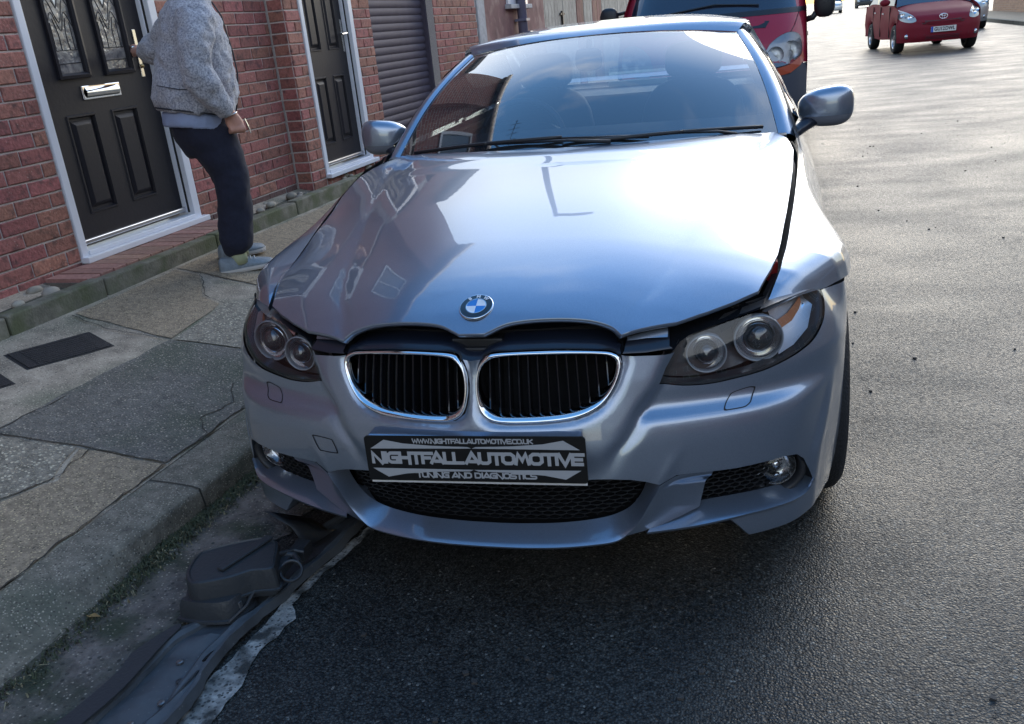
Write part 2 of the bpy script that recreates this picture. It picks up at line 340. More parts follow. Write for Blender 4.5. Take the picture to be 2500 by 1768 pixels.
def crack(pts, w=.0065):
    mb = MB(); mb.keep = True; r = random.Random(int(pts[0][0] * -1000)); P = []
    for i in range(len(pts) - 1):
        a, b = np.array(pts[i]), np.array(pts[i + 1]); k = max(2, int(np.linalg.norm(b - a) / .03))
        for j in range(k): q = a + (b - a) * j / k; P.append((q[0] + r.uniform(-.008, .008), q[1] + r.uniform(-.008, .008)))
    P.append(pts[-1]); rows = []
    for i, p in enumerate(P):
        a = np.array(P[max(i - 1, 0)]); b = np.array(P[min(i + 1, len(P) - 1)]); d = b - a; d = d / (np.linalg.norm(d) + 1e-9); nn = np.array([-d[1], d[0]]) * w * r.uniform(.3, 1) * .5
        q = np.array(p); rows.append([S3(*(q + nn), zp(q[0]) + .004 * sin(q[1] * 3 + q[0] * 5) + .0085), S3(*(q - nn), zp(q[0]) + .004 * sin(q[1] * 3 + q[0] * 5) + .0085)])
    mb.grid(rows); return mb.build('crack', M_CRACK, pav)
for c in [[(-2.46, 2.095), (-2.30, 2.09), (-2.12, 2.06), (-1.94, 2.06), (-1.7, 2.11), (-1.3, 2.12)], [(-2.313, 2.09), (-2.2, 1.95), (-2.085, 1.81)], [(-2.085, 1.81), (-1.95, 1.765)],
          [(-2.46, 1.33), (-2.19, 1.267), (-1.90, 1.28)], [(-1.90, .35), (-1.60, .392), (-1.28, .41)], [(-1.53, .209), (-1.585, .03), (-1.63, -.2), (-1.65, -.7)], [(-1.53, .209), (-1.56, .39)],
          [(-1.28, .64), (-1.36, .72), (-1.33, .88), (-1.42, 1.02)], [(-2.46, 3.3), (-2.0, 3.25), (-1.3, 3.3)], [(-1.9, .68), (-1.93, .36)], [(-1.275, -1), (-1.272, .3), (-1.275, 1.2)], [(-2.05, 2.06), (-1.9, 2.3), (-1.86, 2.6)]]:
    crack(c)
# meter / drain covers
M_COVER = mat('cover_iron', (.035, .034, .035), .6, var=.4, vscale=60, bump=.6, bscale=200, metal=.2)
def cover(poly, label):
    c = np.mean(poly, axis=0); z = zp(c[0]) + .004 * sin(c[1] * 3 + c[0] * 5)
    o = sthing('ground_cover', label, 'utility cover', (c[0], c[1], z))
    f = lambda a, b, w: (a, b, zp(a) + .004 * sin(b * 3 + a * 5) - .0045 + w)
    MB().prism(poly, -.02, .006, f).build('frame', M_COVER, o)
    q = [tuple(c + (np.array(p) - c) * .93) for p in poly]
    MB().prism(q, .0065, .010, f).build('lid', M_COVER, o)
    mb = MB(); a = np.array(poly)
    for k in range(9):
        u = .12 + k * .095
        p0 = a[0] * (1 - u) + a[3] * u; p1 = a[1] * (1 - u) + a[2] * u; q0 = p0 + (p1 - p0) * .15; q1 = p0 + (p1 - p0) * .85
        d = (a[3] - a[0]); d = d / np.linalg.norm(d) * .006
        mb.prism([tuple(q0 - d), tuple(q1 - d), tuple(q1 + d), tuple(q0 + d)], .0101, .0125, f)
    mb.build('rib', M_COVER, o)
    return o
cover([(-2.379, .864), (-2.267, 1.218), (-2.071, 1.139), (-2.201, .798)], 'black rectangular iron cover set in the pavement, whole in view')
cover([(-2.435, .396), (-2.323, .75), (-2.145, .684), (-2.257, .33)], 'black iron cover half cut off at the left edge of the picture')
# edging kerb of the planting strip
M_SOIL = mat('planter_soil', (.10, .10, .075), .95, var=.5, vscale=20, bump=1, bscale=40, bdist=.02)
ed = sthing('edging_kerb', 'low mossy concrete edging along the planting strip in front of the houses', 'edging', (-2.52, 3, zp(-2.5)))
s0 = -.8
r = random.Random(3)
cuts = [-.8, .12, 1.03, 1.62, 2.53, 3.44, 4.36, 5.3, 6.2, 7.1, 8.0]
for a, b in zip(cuts[:-1], cuts[1:]):
    dz = r.uniform(-.006, .006); h = zp(-2.5) + .088 + dz
    MB().box((-2.575 + r.uniform(-.004, .004), a + .004, zp(-2.5) - .06), (-2.497, b - .004, h)).build('edging_block', M_MOSS, ed, bevel=.009)
mb = MB(); mb.box((-2.88, -.8, .28), (-2.576, 8, .375)); tag(mb_o := mb.build('planting_bed', M_SOIL, None), 'narrow bed of soil and pebbles below the house wall', kind='structure')
mb_o.data.transform(Matrix.Rotation(-TH, 4, 'Z'))
M_PEB = mat('pebble', (.33, .30, .25), .8, var=.3, vscale=12, objrand=.35)
for i in range(34):
    s_ = random.choice([random.uniform(.6, 1.55), random.uniform(2.95, 4.05), random.uniform(4.3, 5.6)]); t_ = random.uniform(-2.83, -2.62)
    a = random.uniform(.02, .052); mb = MB(); ph = random.uniform(0, 3); b_ = a * random.uniform(.55, .85); cx = random.uniform(.45, .6) * a
    mb.grid([[(t_ + cos(u) * b_ * cos(v), s_ + sin(u) * a * cos(v) , .378 + cx * .6 + sin(v) * cx) for u in np.linspace(0, 2 * pi, 10, endpoint=False) + ph] for v in np.linspace(-1.5, 1.5, 7)], close=True)
    mb.v = [S3(*p) for p in mb.v]
    tag(mb.build('pebble', M_PEB, None, smooth=True), 'one of the loose grey pebbles in the bed by the house wall', 'pebble', group='pebbles in the bed below the house wall')
# gutter: silt strip, weeds, white line
M_SILT = mat('gutter_silt', (.15, .128, .112), .8, var=.6, vscale=14, bump=1, bscale=60, bdist=.012, var2=((.035, .045, .025), 6, .42, .62), dots=[((.38, .33, .26), 90, .2), ((.03, .03, .025), 55, .25)])
mb = MB(); mb.keep = True; rows = []
r = random.Random(5)
for s in np.linspace(-1.2, 1.5, 55):
    e = .30 + .03 * sin(s * 4) + r.uniform(-.02, .02)
    rows.append([S3(kb(s) - .02, s, .022), S3(kb(s) + .03, s, .02), S3(kb(s) + .08, s, .012 + r.uniform(0, .006)), S3(kb(s) + e * .6, s, .009 + r.uniform(0, .003)), S3(kb(s) + e, s, .0045)])
tag(mb.grid(rows, flip=True).build('gutter', M_SILT, smooth=True), 'silt and dirt lying in the gutter below the kerb', kind='structure')
def paint_mat():
    m = mat('worn_white_road_paint', (.42, .41, .38), .7, var=.5, vscale=30, bump=.8, bscale=120, bdist=.004, dots=[((.03, .03, .03), 110, .32), ((.05, .05, .05), 60, .25)], var2=((.05, .05, .045), 14, .44, .60))
    return m
poly = [(-.70, -1.3), (-.655, -.9), (-.60, -.497), (-.573, -.2), (-.56, .05), (-.525, .22), (-.50, .36), (-.478, .33), (-.50, .216), (-.525, .09), (-.54, -.06), (-.50, -.12), (-.512, -.19), (-.53, -.24), (-.50, -.36), (-.495, -.476), (-.51, -.8), (-.52, -1.3)]
r = random.Random(9); P = [(a + r.uniform(-.006, .006), b + r.uniform(-.006, .006)) for a, b in densify(poly, .025)]
V, T = cdt(P, h=.03); mb = MB(); mb.keep = True; mb.add([S3(a, b, .0045) for a, b in V], T)
tag(mb.build('road_marking', paint_mat()), 'worn white painted line breaking up along the gutter', kind='structure')
# weeds and litter in the gutter
M_WEED = mat('gutter_weeds', (.055, .066, .032), .8, var=.5, vscale=30)
M_STRAW = mat('dead_grass', (.28, .24, .14), .8, var=.4, vscale=30)
def blades(name, m, k, lab, srange, trange, h0, h1, seed):
    r = random.Random(seed); mb = MB(); mb.keep = True
    for i in range(k):
        cs = r.uniform(*srange); 
        if r.random() < .55: cs = .12 + r.gauss(0, .16) if r.random() < .5 else .62 + r.gauss(0, .12)
        if cs > 1.3 or cs < -1.1: continue
        ct = kb(cs) + abs(r.gauss(0, .028)) + trange; z = .012; a = r.uniform(0, 2 * pi); h = r.uniform(h0, h1); w = r.uniform(.0012, .0026); ln = r.uniform(.6, 2.2) * h
        dx, dy = cos(a), sin(a)
        p = [(ct, cs, z), (ct + dx * ln * .4, cs + dy * ln * .4, z + h), (ct + dx * ln, cs + dy * ln, z + h * r.uniform(.1, .9))]
        rows = [[S3(q[0] - dy * ww, q[1] + dx * ww, q[2]), S3(q[0] + dy * ww, q[1] - dx * ww, q[2])] for q, ww in zip(p, (w, w * .9, w * .2))]
        mb.grid(rows)
    tag(mb.build(name, m), lab, kind='stuff')
blades('moss_and_weeds', M_WEED, 5200, 'short green moss and weeds at the foot of the kerb', (-1.0, 1.25), 0, .004, .022, 1)
blades('dead_grass', M_STRAW, 420, 'dry straw and grass stalks caught in the gutter', (-1.0, 1.2), .01, .004, .02, 2)
r = random.Random(4)
M_BITS = mat('grit', (.05, .045, .04), .8, objrand=.5)
mb = MB(); mb.keep = True
for i in range(230):
    x, y = r.uniform(.9, 5.5), r.uniform(-.6, 9) ; q = r.uniform(.0025, .006)
    if i % 3 == 0: x, y = r.uniform(-.5, 1.2), r.uniform(-1.2, -.1)
    mb.box((x - q, y - q, 0), (x + q, y + q * r.uniform(.5, 1.5), q * 1.1), R=Matrix.Rotation(r.uniform(0, 3), 3, 'Z'))
tag(mb.build('grit', M_BITS), 'tiny dark crumbs of grit scattered over the wet road', kind='stuff')
M_TWIG = mat('dry_twig', (.22, .17, .10), .8, var=.3, vscale=50)
mb = MB(); mb.tube([S3(-1.13, -.44, .075), S3(-1.17, -.50, .10), S3(-1.135, -.565, .075), S3(-1.10, -.60, .03), S3(-1.045, -.61, .02)], [.0012, .0022, .002, .0022, .001], 5)
mb.tube([S3(-1.135, -.565, .075), S3(-1.09, -.545, .05)], .0012, 5)
tag(mb.build('twig', M_TWIG, smooth=True), 'thin dry twig leaning on the kerb at the left edge', 'twig')
# fallen leaves and white specks
M_LEAF = mat('fallen_leaf', (.30, .19, .07), .7, var=.4, vscale=40)
for (t_, s_, a, lab) in [(-1.03, -.235, .022, 'small brown leaf in the gutter below the kerb'), (1.51, .62, .03, 'small dark leaf on the wet road right of the car')]:
    mb = MB(); mb.keep = True; mb.add([S3(t_ - a, s_, .03), S3(t_, s_ - a * .45, .036), S3(t_ + a, s_ + .004, .03), S3(t_, s_ + a * .45, .034)], [(0, 1, 2), (0, 2, 3)])
    if t_ > 0: mb.v = [(x, y, z - .02) for x, y, z in mb.v]
    tag(mb.build('fallen_leaf', M_LEAF if t_ < 0 else M_BITS), lab, 'leaf')
# ------------------------------------------------------------------ houses on the left
T1, T2, Z0 = -2.869, -2.73, 1.708
M_BRICK = mat('red_brick', (.34, .135, .112), .8, var=.35, vscale=55, bump=.8, bscale=70, bdist=.006, objrand=.22, var2=((.09, .045, .045), 22, .52, .75), dots=[((.5, .42, .38), 45, .07)])
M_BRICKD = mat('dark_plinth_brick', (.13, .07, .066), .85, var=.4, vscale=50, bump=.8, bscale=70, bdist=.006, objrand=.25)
M_MORTAR = mat('mortar', (.56, .50, .47), .95, var=.2, vscale=80, bump=.6, bscale=160, bdist=.004)
M_MORTAR_D = mat('damp_mortar', (.16, .14, .12), .95, var=.2, vscale=80)
def brick_wall_mat():
    m = bpy.data.materials.new('distant_brickwork'); m.use_nodes = True; t = m.node_tree; n = t.nodes; l = t.links; b = n['Principled BSDF']; b.inputs['Roughness'].default_value = .85
    c = n.new('ShaderNodeTexCoord'); sx = n.new('ShaderNodeSeparateXYZ'); cx = n.new('ShaderNodeCombineXYZ'); ad = n.new('ShaderNodeMath'); l.new(c.outputs['Object'], sx.inputs[0])
    l.new(sx.outputs[0], ad.inputs[0]); l.new(sx.outputs[1], ad.inputs[1]); l.new(ad.outputs[0], cx.inputs[0]); l.new(sx.outputs[2], cx.inputs[1])
    bt = n.new('ShaderNodeTexBrick'); bt.inputs['Scale'].default_value = 1; bt.inputs['Brick Width'].default_value = .225; bt.inputs['Row Height'].default_value = .075; bt.inputs['Mortar Size'].default_value = .006
    bt.inputs['Color1'].default_value = (.27, .095, .08, 1); bt.inputs['Color2'].default_value = (.20, .075, .07, 1); bt.inputs['Mortar'].default_value = (.36, .32, .29, 1)
    l.new(cx.outputs[0], bt.inputs[0]); l.new(bt.outputs[0], b.inputs['Base Color']); return m
M_BW = brick_wall_mat()
M_UPVC = mat('white_upvc', (.72, .74, .80), .3, spec=.5, var=.04, vscale=4)
M_DOOR = mat('black_woodgrain_door', (.013, .012, .017), .5, bump=.25, bscale=45, bdist=.003, spec=.35)
M_SLATE = mat('roof_tiles', (.07, .06, .06), .8, var=.4, vscale=6)
M_CHROME = mat('chrome', (.85, .86, .88), .06, metal=1)
M_RUBBER = mat('black_rubber', (.012, .012, .013), .6)
M_BRASS = mat('tarnished_brass', (.45, .33, .16), .3, metal=1)
def brick_mesh(name, w, h, d, seed):
    r = random.Random(seed); bm = bmesh.new(); bmesh.ops.create_cube(bm, size=1)
    for v in bm.verts:
        v.co.x *= d; v.co.y *= w; v.co.z *= h
        v.co.y += r.uniform(-.0018, .0018); v.co.z += r.uniform(-.0015, .0015); v.co.x += r.uniform(-.001, .001)
    bmesh.ops.bevel(bm, geom=[e for e in bm.edges if all(v.co.x > 0 for v in e.verts)], offset=.0035, segments=1, affect='EDGES')
    me = bpy.data.meshes.new(name); bm.to_mesh(me); bm.free(); me.materials.append(M_BRICK); return me
BM = {}
def bmesh_for(w, dark=False):
    k = (round(w * 200), dark, random.randint(0, 2))
    if k not in BM:
        me = brick_mesh('brick', k[0] / 200, .065, .03, len(BM)); 
        if dark: me.materials[0] = M_BRICKD
        BM[k] = me
    return BM[k]
def put_bricks(par, tpl, s0, s1, ztop, zbot, off, skip=None, dark_below=-1, name='brick'):
    """stretcher bond, front face at t=tpl"""
    b = BASE[par.name]; n = 0; k = int(round((Z0 - ztop) / .075))
    while Z0 - .075 * (k + 1) > zbot - .02:
        z = Z0 - .075 * (k + .5); o = off + (.1125 if k % 2 else 0); i = math.floor((s0 - o) / .225)
        while o + i * .225 < s1:
            a, c = max(s0, o + i * .225), min(s1, o + (i + 1) * .225); i += 1
            ivs = [(a, c)]
            for (q0, q1, zq0, zq1) in (skip or []):
                if zq0 < z < zq1:
                    nv = []
                    for u, v in ivs:
                        if v <= q0 or u >= q1: nv.append((u, v))
                        else:
                            if u < q0: nv.append((u, q0))
                            if v > q1: nv.append((q1, v))
                    ivs = nv
            for u, v in ivs:
                if v - u < .03: continue
                w = v - u - .010
                ob = bpy.data.objects.new(name, bmesh_for(w, z < dark_below)); COL.objects.link(ob); ob.parent = par
                ob.location = (tpl - .015 - b[0] + random.uniform(-.0015, .0015), (u + v) / 2 - b[1], z - b[2])
                ob.rotation_euler = (random.uniform(-.006, .006), random.uniform(-.01, .01), 0); n += 1
        k += 1
    return n
DR1 = (1.895, 2.92, .447, 9)      # first door opening
houseA = sthing('brick_house', 'red brick terraced house with a black panelled front door and decorative glass', 'house', (T1 - 3, 1, .3))
for i, (a, b, c, d) in enumerate(((-9, DR1[0], -.1, 2.5), (DR1[1], 4.10, -.1, 2.5), (DR1[0], DR1[1], -.1, DR1[2] - .004), (-9, 4.10, 2.55, 4.65))):
    mb = MB(); mb.box((T1 - .25, a, c), (T1 - (.008 if i < 3 else .0), b, d))
    if i == 2: pass
    mb.build('wall', M_MORTAR if i < 3 else M_BW, houseA)
MB().box((T1 - .25, DR1[0] - .02, 2.48), (T1 + .004, DR1[1] + .02, 2.56)).build('lintel', M_UPVC, houseA)
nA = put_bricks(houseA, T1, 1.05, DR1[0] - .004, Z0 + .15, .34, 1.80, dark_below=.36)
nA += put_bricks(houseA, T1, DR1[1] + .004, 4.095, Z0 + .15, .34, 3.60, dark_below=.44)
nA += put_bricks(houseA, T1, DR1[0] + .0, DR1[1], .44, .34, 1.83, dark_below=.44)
# far left bricks beyond the frame and above: joined
def brick_mass(par, tpl, s0, s1, z0, z1, off):
    mb = MB(); k = int(round((Z0 - z1) / .075))
    while Z0 - .075 * (k + 1) > z0 - .02:
        z = Z0 - .075 * (k + .5); o = off + (.1125 if k % 2 else 0); i = math.floor((s0 - o) / .225)
        while o + i * .225 < s1:
            a, c = max(s0, o + i * .225), min(s1, o + (i + 1) * .225); i += 1
            if c - a > .03: mb.box((tpl - .03, a + .005, z - .0325), (tpl, c - .005, z + .0325))
        k += 1
    tag(mb.build('brickwork', M_BRICK, par), kind='stuff')
brick_mass(houseA, T1, -1.5, 1.045, .34, 2.45, 1.80); brick_mass(houseA, T1, 1.05, DR1[0] - .004, Z0 + .16, 2.45, 1.80); brick_mass(houseA, T1, DR1[1] + .004, 4.095, Z0 + .16, 2.45, 3.60)
mb = MB(); mb.add([(T1 + .25, -9.2, 4.6), (T1 + .25, 5.5, 4.6), (T1 - 4, 5.5, 7.4), (T1 - 4, -9.2, 7.4), (T1 - 8.3, 5.5, 4.6), (T1 - 8.3, -9.2, 4.6)], [(0, 1, 2, 3), (3, 2, 4, 5)]); mb.build('roof', M_SLATE, houseA, solid=.12)
MB().tube([(T1 + .30, -9.2, 4.56), (T1 + .30, 5.5, 4.56)], .06, 8).build('gutter_pipe', M_UPVC, houseA, smooth=True)
M_WIN = mat('window_glass', (.05, .06, .07), .04, spec=1)
def window(par, tpl, s0, s1, z0, z1, face=1):
    w = MB(); e = .06
    for a, b, c, d in ((s0, s1, z0, z0 + e), (s0, s1, z1 - e, z1), (s0, s0 + e, z0 + e, z1 - e), (s1 - e, s1, z0 + e, z1 - e), ((s0 + s1) / 2 - e / 2, (s0 + s1) / 2 + e / 2, z0 + e, z1 - e)):
        w.box((min(tpl - .03 * face, tpl + .03 * face), a, c), (max(tpl - .03 * face, tpl + .03 * face), b, d))
    f = w.build('window', M_UPVC, par)
    MB().box((min(tpl - .02 * face, tpl + .012 * face), s0 + e, z0 + e), (max(tpl - .02 * face, tpl + .012 * face), s1 - e, z1 - e)).build('pane', M_WIN, f)
for a in (-7.5, -3.5, 2.3): window(houseA, T1, a, a + 1.1, 3.15, 4.2)
for a in (-7, -3.5): window(houseA, T1, a, a + 1.6, 1.2, 2.4)

def front_door(par, T, s0, s1, zs, leaf, glasspanels, panels, detail):
    """frame, sill and leaf with mouldings"""
    zt = 2.48
    fr = MB()
    for a, b in ((s0, s0 + .048), (s1 - .062, s1)):
        fr.box((T - .11, a, zs), (T + .006, b, zt))
    fr.box((T - .112, s0 + .002, zt - .06), (T + .004, s1 - .002, zt + .002))
    fo = fr.build('door_frame', M_UPVC, par, bevel=.004)
    MB().box((T - .085, s1 - .080, zs + .04), (T - .035, s1 - .0615, zt - .06)).build('rebate', M_UPVC, fo, bevel=.003)
    MB().box((T - .034, s1 - .071, zs + .04), (T - .026, s1 - .0615, zt - .06)).build('seal', M_RUBBER, fo)
    MB().box((T - .11, s0 - .006, zs - .028), (T + .045, s1 + .03, zs + .004)).box((T - .10, s0 + .049, zs + .004), (T + .012, s1 - .063, zs + .028)).build('sill', M_UPVC, fo, bevel=.004)
    a0, a1 = leaf; L0 = T - .062
    # leaf with recesses cut for panels and glass: build as cells
    cells = [(g[0], g[1], g[2], g[3]) for g in glasspanels] + [(p[0], p[1], p[2], p[3]) for p in panels]
    zb = zs + .045; z1 = zt - .065
    ys = sorted({a0, a1, *[c[0] for c in cells], *[c[1] for c in cells]}); zz = sorted({zb, z1, *[c[2] for c in cells], *[c[3] for c in cells]})
    lf = MB()
    for i in range(len(ys) - 1):
        for j in range(len(zz) - 1):
            my, mz = (ys[i] + ys[i + 1]) / 2, (zz[j] + zz[j + 1]) / 2
            if any(c[0] < my < c[1] and c[2] < mz < c[3] for c in cells): continue
            lf.add([(L0, ys[i], zz[j]), (L0, ys[i + 1], zz[j]), (L0, ys[i + 1], zz[j + 1]), (L0, ys[i], zz[j + 1])], [(0, 1, 2, 3)])
    lf.keep = True
    lf.box((L0 - .044, a0, zb), (L0 - .040, a1, z1))
    lo = lf.build('front_door', M_DOOR, par)
    def mould(y0, y1, q0, q1, w, d0, d1, name, m, back=True):
        g = MB(); P = lambda k, d: [(L0 + d, y0 + k, q0 + k), (L0 + d, y1 - k, q0 + k), (L0 + d, y1 - k, q1 - k), (L0 + d, y0 + k, q1 - k)]
        rings = [P(k, d) for k, d in w]; g.grid(rings, close=True)
        if back: g.add(rings[-1], [(0, 1, 2, 3)])
        return g.build(name, m, lo)
    for p in panels:
        mould(*p, [(0, 0), (.004, .006), (.012, .006), (.018, -.012), (.030, -.012), (.052, .0035), (.055, .004)], 0, 0, 'panel', M_DOOR)
    for g_ in glasspanels:
        mould(*g_, [(-.004, .001), (-.003, .014), (.012, .017), (.022, .006), (.026, -.012)], 0, 0, 'glazing_bead', M_DOOR, back=False)
        y0, y1, q0, q1 = g_[0] + .022, g_[1] - .022, g_[2] + .022, g_[3] - .022
        MB().box((L0 - .016, y0, q0), (L0 - .010, y1, q1)).build('glass', M_DGLASS, lo)
        if detail:
            cy = (y0 + y1) / 2; h = q1 - q0; lead = MB(); r_ = .0022; x = L0 - .009
            def cv(pts): lead.tube([(x, cy + a * (y1 - y0) / 2, q0 + b) for a, b in smoothpoly(pts, 5)], r_, 5)
            cv([(-1, .05), (1, .05)]); cv([(-1, .115), (1, .115)]); cv([(-.75, .115), (-.75, .25)]); cv([(.75, .115), (.75, .25)]); cv([(-.3, .115), (-.3, .2), (-.5, .27)]); cv([(.35, .115), (.3, .2), (.5, .27)])
            cv([(-1, .32), (-.6, .36), (0, .25), (.6, .36), (1, .32)]); cv([(-1, .22), (-.5, .30), (0, .21), (.5, .30), (1, .22)]); cv([(0, .32), (.28, .38), (0, .46), (-.28, .38), (0, .32)])
            cv([(0, .46), (.3, .6), (-.2, .75), (-.7, .9), (-.2, 1.05)]); cv([(0, .46), (-.4, .62), (.3, .80), (.8, .95)]); cv([(-1, .70), (-.5, .60), (.2, .68), (1, .52)])
            lead.build('lead_came', M_LEAD, lo)
            MB().add([(x + .001, cy + a * .020, q0 + b) for a, b in ((0, .335), (.9, .38), (0, .43), (-.9, .38))], [(0, 1, 2, 3)]).build('bevelled_jewel', M_JEWEL, lo)
    MB().box((L0 + .0005, a0 + .01, zb + .004), (L0 + .022, a1 - .01, zb + .03)).build('rain_deflector', M_ALU, lo, bevel=.006)
    return lo, L0
M_DGLASS = mat('obscure_leaded_glass', (.30, .275, .25), .12, var=.55, vscale=16, bump=.6, bscale=28, bdist=.01, spec=.9, dark=(.05, .055, .07))
M_LEAD = mat('lead_strip', (.03, .03, .035), .5, metal=.4)
M_JEWEL = mat('bevelled_jewel', (.75, .78, .8), .05, spec=1)
M_ALU = mat('aluminium', (.62, .62, .64), .28, metal=1)
M_STEEL = mat('brushed_steel', (.70, .69, .66), .22, metal=1)
d1, L0 = front_door(houseA, T1, DR1[0], DR1[1], DR1[2], (1.945, 2.856), [(2.125, 2.345, 1.335, 2.28), (2.465, 2.695, 1.335, 2.28)], [(2.10, 2.315, .64, 1.152), (2.435, 2.65, .64, 1.152)], True)
lp = MB().box((L0, 2.255, 1.218), (L0 + .008, 2.545, 1.290)).build('letter_plate', M_CHROME, d1, bevel=.004)
mb = MB(); mb.grid([[(L0 + .009 + .012 * sin(pi * j / 8), 2.275 + .25 * i, 1.228 + .052 * j / 8) for j in range(9)] for i in (0, 1)]).build('letter_flap', M_CHROME, d1, smooth=True)
mb = MB(); mb.box((L0, 2.748, 1.30), (L0 + .006, 2.776, 1.56)); mb.build('handle_plate', M_STEEL, d1, bevel=.003)
mb = MB(); mb.tube([(L0, 2.762, 1.465), (L0 + .045, 2.762, 1.465), (L0 + .05, 2.755, 1.465), (L0 + .05, 2.66, 1.462)], .009, 8); mb.build('handle', M_STEEL, d1, smooth=True)
mb = MB(); mb.lathe([(0, 0), (.012, .0), (.012, .012), (0, .014)], (L0 + .005, 2.762, 1.36), (1, 0, 0), 12); mb.build('key_cylinder', M_BRASS, d1, smooth=True)
# brick paving slip in front of the door
M_PAVER = mat('red_paver', (.34, .19, .15), .8, var=.3, vscale=40, bump=.6, bscale=90, bdist=.004, objrand=.2)
pv = sthing('brick_step', 'strip of red paving bricks laid at an angle in front of the first door', 'step', (-2.72, 2.4, .36))
MB().box((-2.862, 1.60, .30), (-2.580, 2.93, .398)).build('bedding', M_MORTAR_D, pv)
me = brick_mesh('paver', .088, .03, .262, 91); me.materials[0] = M_PAVER
for i in range(14):
    o = bpy.data.objects.new('paver', me); COL.objects.link(o); o.parent = pv; b = BASE[pv.name]
    o.location = (-2.721 - b[0], 1.655 + i * .0945 - b[1], .402 - b[2] + random.uniform(-.002, .002)); o.rotation_euler.z = random.uniform(-.01, .01)
# the second house, standing 14 cm forward
houseB = sthing('brick_house', 'projecting red brick house with a slim black door beside a grey roller shutter', 'house', (T2 - 3, 6, .3))
D2 = (4.31, 5.13, .455); SH = (5.46, 6.887)
for a, b, c, d, m in ((4.112, D2[0], -.1, 2.55, M_MORTAR), (D2[0], D2[1], -.1, D2[2] - .004, M_MORTAR), (D2[1], SH[0], -.1, 2.55, M_MORTAR), (SH[1], 8.157, -.1, 2.55, M_MORTAR), (4.10, 5.45, 2.551, 4.58, M_BW), (5.451, 8.157, 2.551, 2.9, M_BW)):
    MB().box((T2 - .30, a, c), (T2 - (.008 if m is M_MORTAR else 0), b, d)).build('wall', m, houseB)
MB().box((T1 + .001, 4.108, -.1), (T2 - .012, 4.2, 2.55)).build('wall', M_MORTAR, houseB)
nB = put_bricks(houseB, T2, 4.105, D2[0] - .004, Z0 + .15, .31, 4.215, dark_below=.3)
nB += put_bricks(houseB, T2, D2[1] + .004, SH[0], Z0 + .15, .31, 5.27)
nB += put_bricks(houseB, T2, D2[0], D2[1], .43, .31, 4.43)
nB += put_bricks(houseB, T2, SH[1], 8.15, Z0 + .10, .85, 7.222)
# return face bricks (headers)
b = BASE[houseB.name]
for k in range(-2, 18):
    z = Z0 - .075 * (k + .5)
    me = bmesh_for(.118 if k % 2 else .115)
    o = bpy.data.objects.new('brick', me); COL.objects.link(o); o.parent = houseB; o.rotation_euler.z = -pi / 2
    o.location = (T2 - .0735 - b[0], 4.118 - b[1], z - b[2])
brick_mass(houseB, T2, 4.105, D2[0] - .004, Z0 + .16, 2.45, 4.215); brick_mass(houseB, T2, D2[1] + .004, SH[0], Z0 + .16, 2.45, 5.27)
brick_mass(houseB, T2, SH[1], 8.15, .35, .84, 7.222)
MB().box((T2 - 6, 5.46, 2.90), (T2 + .12, 8.3, 3.02)).build('roof', M_SLATE, houseB); MB().box((T2 - 8, 5.40, 3.02), (T2 - .3, 5.45, 4.6)).build('wall', M_BW, houseB)
d2, L2 = front_door(houseB, T2, D2[0], D2[1], D2[2], (4.36, 5.066), [], [(4.47, 4.655, 1.34, 2.3), (4.765, 4.95, 1.34, 2.3), (4.47, 4.655, .65, 1.155), (4.765, 4.95, .65, 1.155)], False)
mb = MB(); mb.box((L2, 5.0, 1.32), (L2 + .006, 5.026, 1.56)); mb.tube([(L2, 5.013, 1.46), (L2 + .045, 5.013, 1.46), (L2 + .05, 5.013, 1.455), (L2 + .05, 4.93, 1.45)], .008, 8); mb.build('handle', M_STEEL, d2)
MB().box((L2 - .06, D2[1] - .13, D2[2] + .028), (L2 - .05, D2[1], D2[2] + .05)).build('threshold', M_BRASS, d2)
M_SHUT = mat('grey_roller_shutter', (.075, .062, .09), .7, var=.15, vscale=8, metal=.1)
sm = MB(); sm.grid([[(T2 - .12 + .010 * sin(pi * j / 6) ** .7 if 0 < j < 6 else T2 - .12, y, .0 + .064 * j / 6) for j in range(7)] for y in (SH[0] + .03, SH[1] - .03)])
proto = sm.build('slat', M_SHUT, None, smooth=True); pm = proto.data; bpy.data.objects.remove(proto)
for k in range(32):
    o = bpy.data.objects.new('shutter_slat', pm); COL.objects.link(o); o.parent = houseB; o.location = (-b[0], -b[1], .40 + .0655 * k - b[2])
MB().box((T2 - .2, SH[0], .3), (T2 - .13, SH[1], 2.55)).build('shutter_backing', M_SHUT, houseB)
for a in (SH[0], SH[1] - .035): MB().box((T2 - .14, a, .3), (T2 - .075, a + .035, 2.5)).build('guide_rail', M_SHUT, houseB)
# outbuildings and gates beyond
M_PINK = mat('faded_red_render', (.23, .12, .115), .85, var=.35, vscale=4, bump=.4, bscale=20, var2=((.33, .22, .20), 3, .5, .62))
M_POSTW = mat('weathered_white_paint', (.45, .46, .48), .8, var=.25, vscale=15)
M_PIPE = mat('purple_grey_pipe', (.16, .16, .24), .5)
M_TIMB = mat('pale_grey_timber', (.36, .35, .32), .8, var=.3, vscale=9, objrand=.15)
M_TIMBR = mat('red_brown_timber', (.22, .11, .09), .8, var=.3, vscale=9, objrand=.2)
po = sthing('gate_post', 'tall weathered white post at the far corner of the brick house', 'post', (T2 - .05, 8.3, .3))
MB().box((T2 - .16, 8.17, .2), (T2 + .01, 8.43, 2.6)).build('shaft', M_POSTW, po, bevel=.01)
MB().box((T2 - .18, 8.15, 2.601), (T2 + .03, 8.45, 2.66)).build('cap', M_POSTW, po)
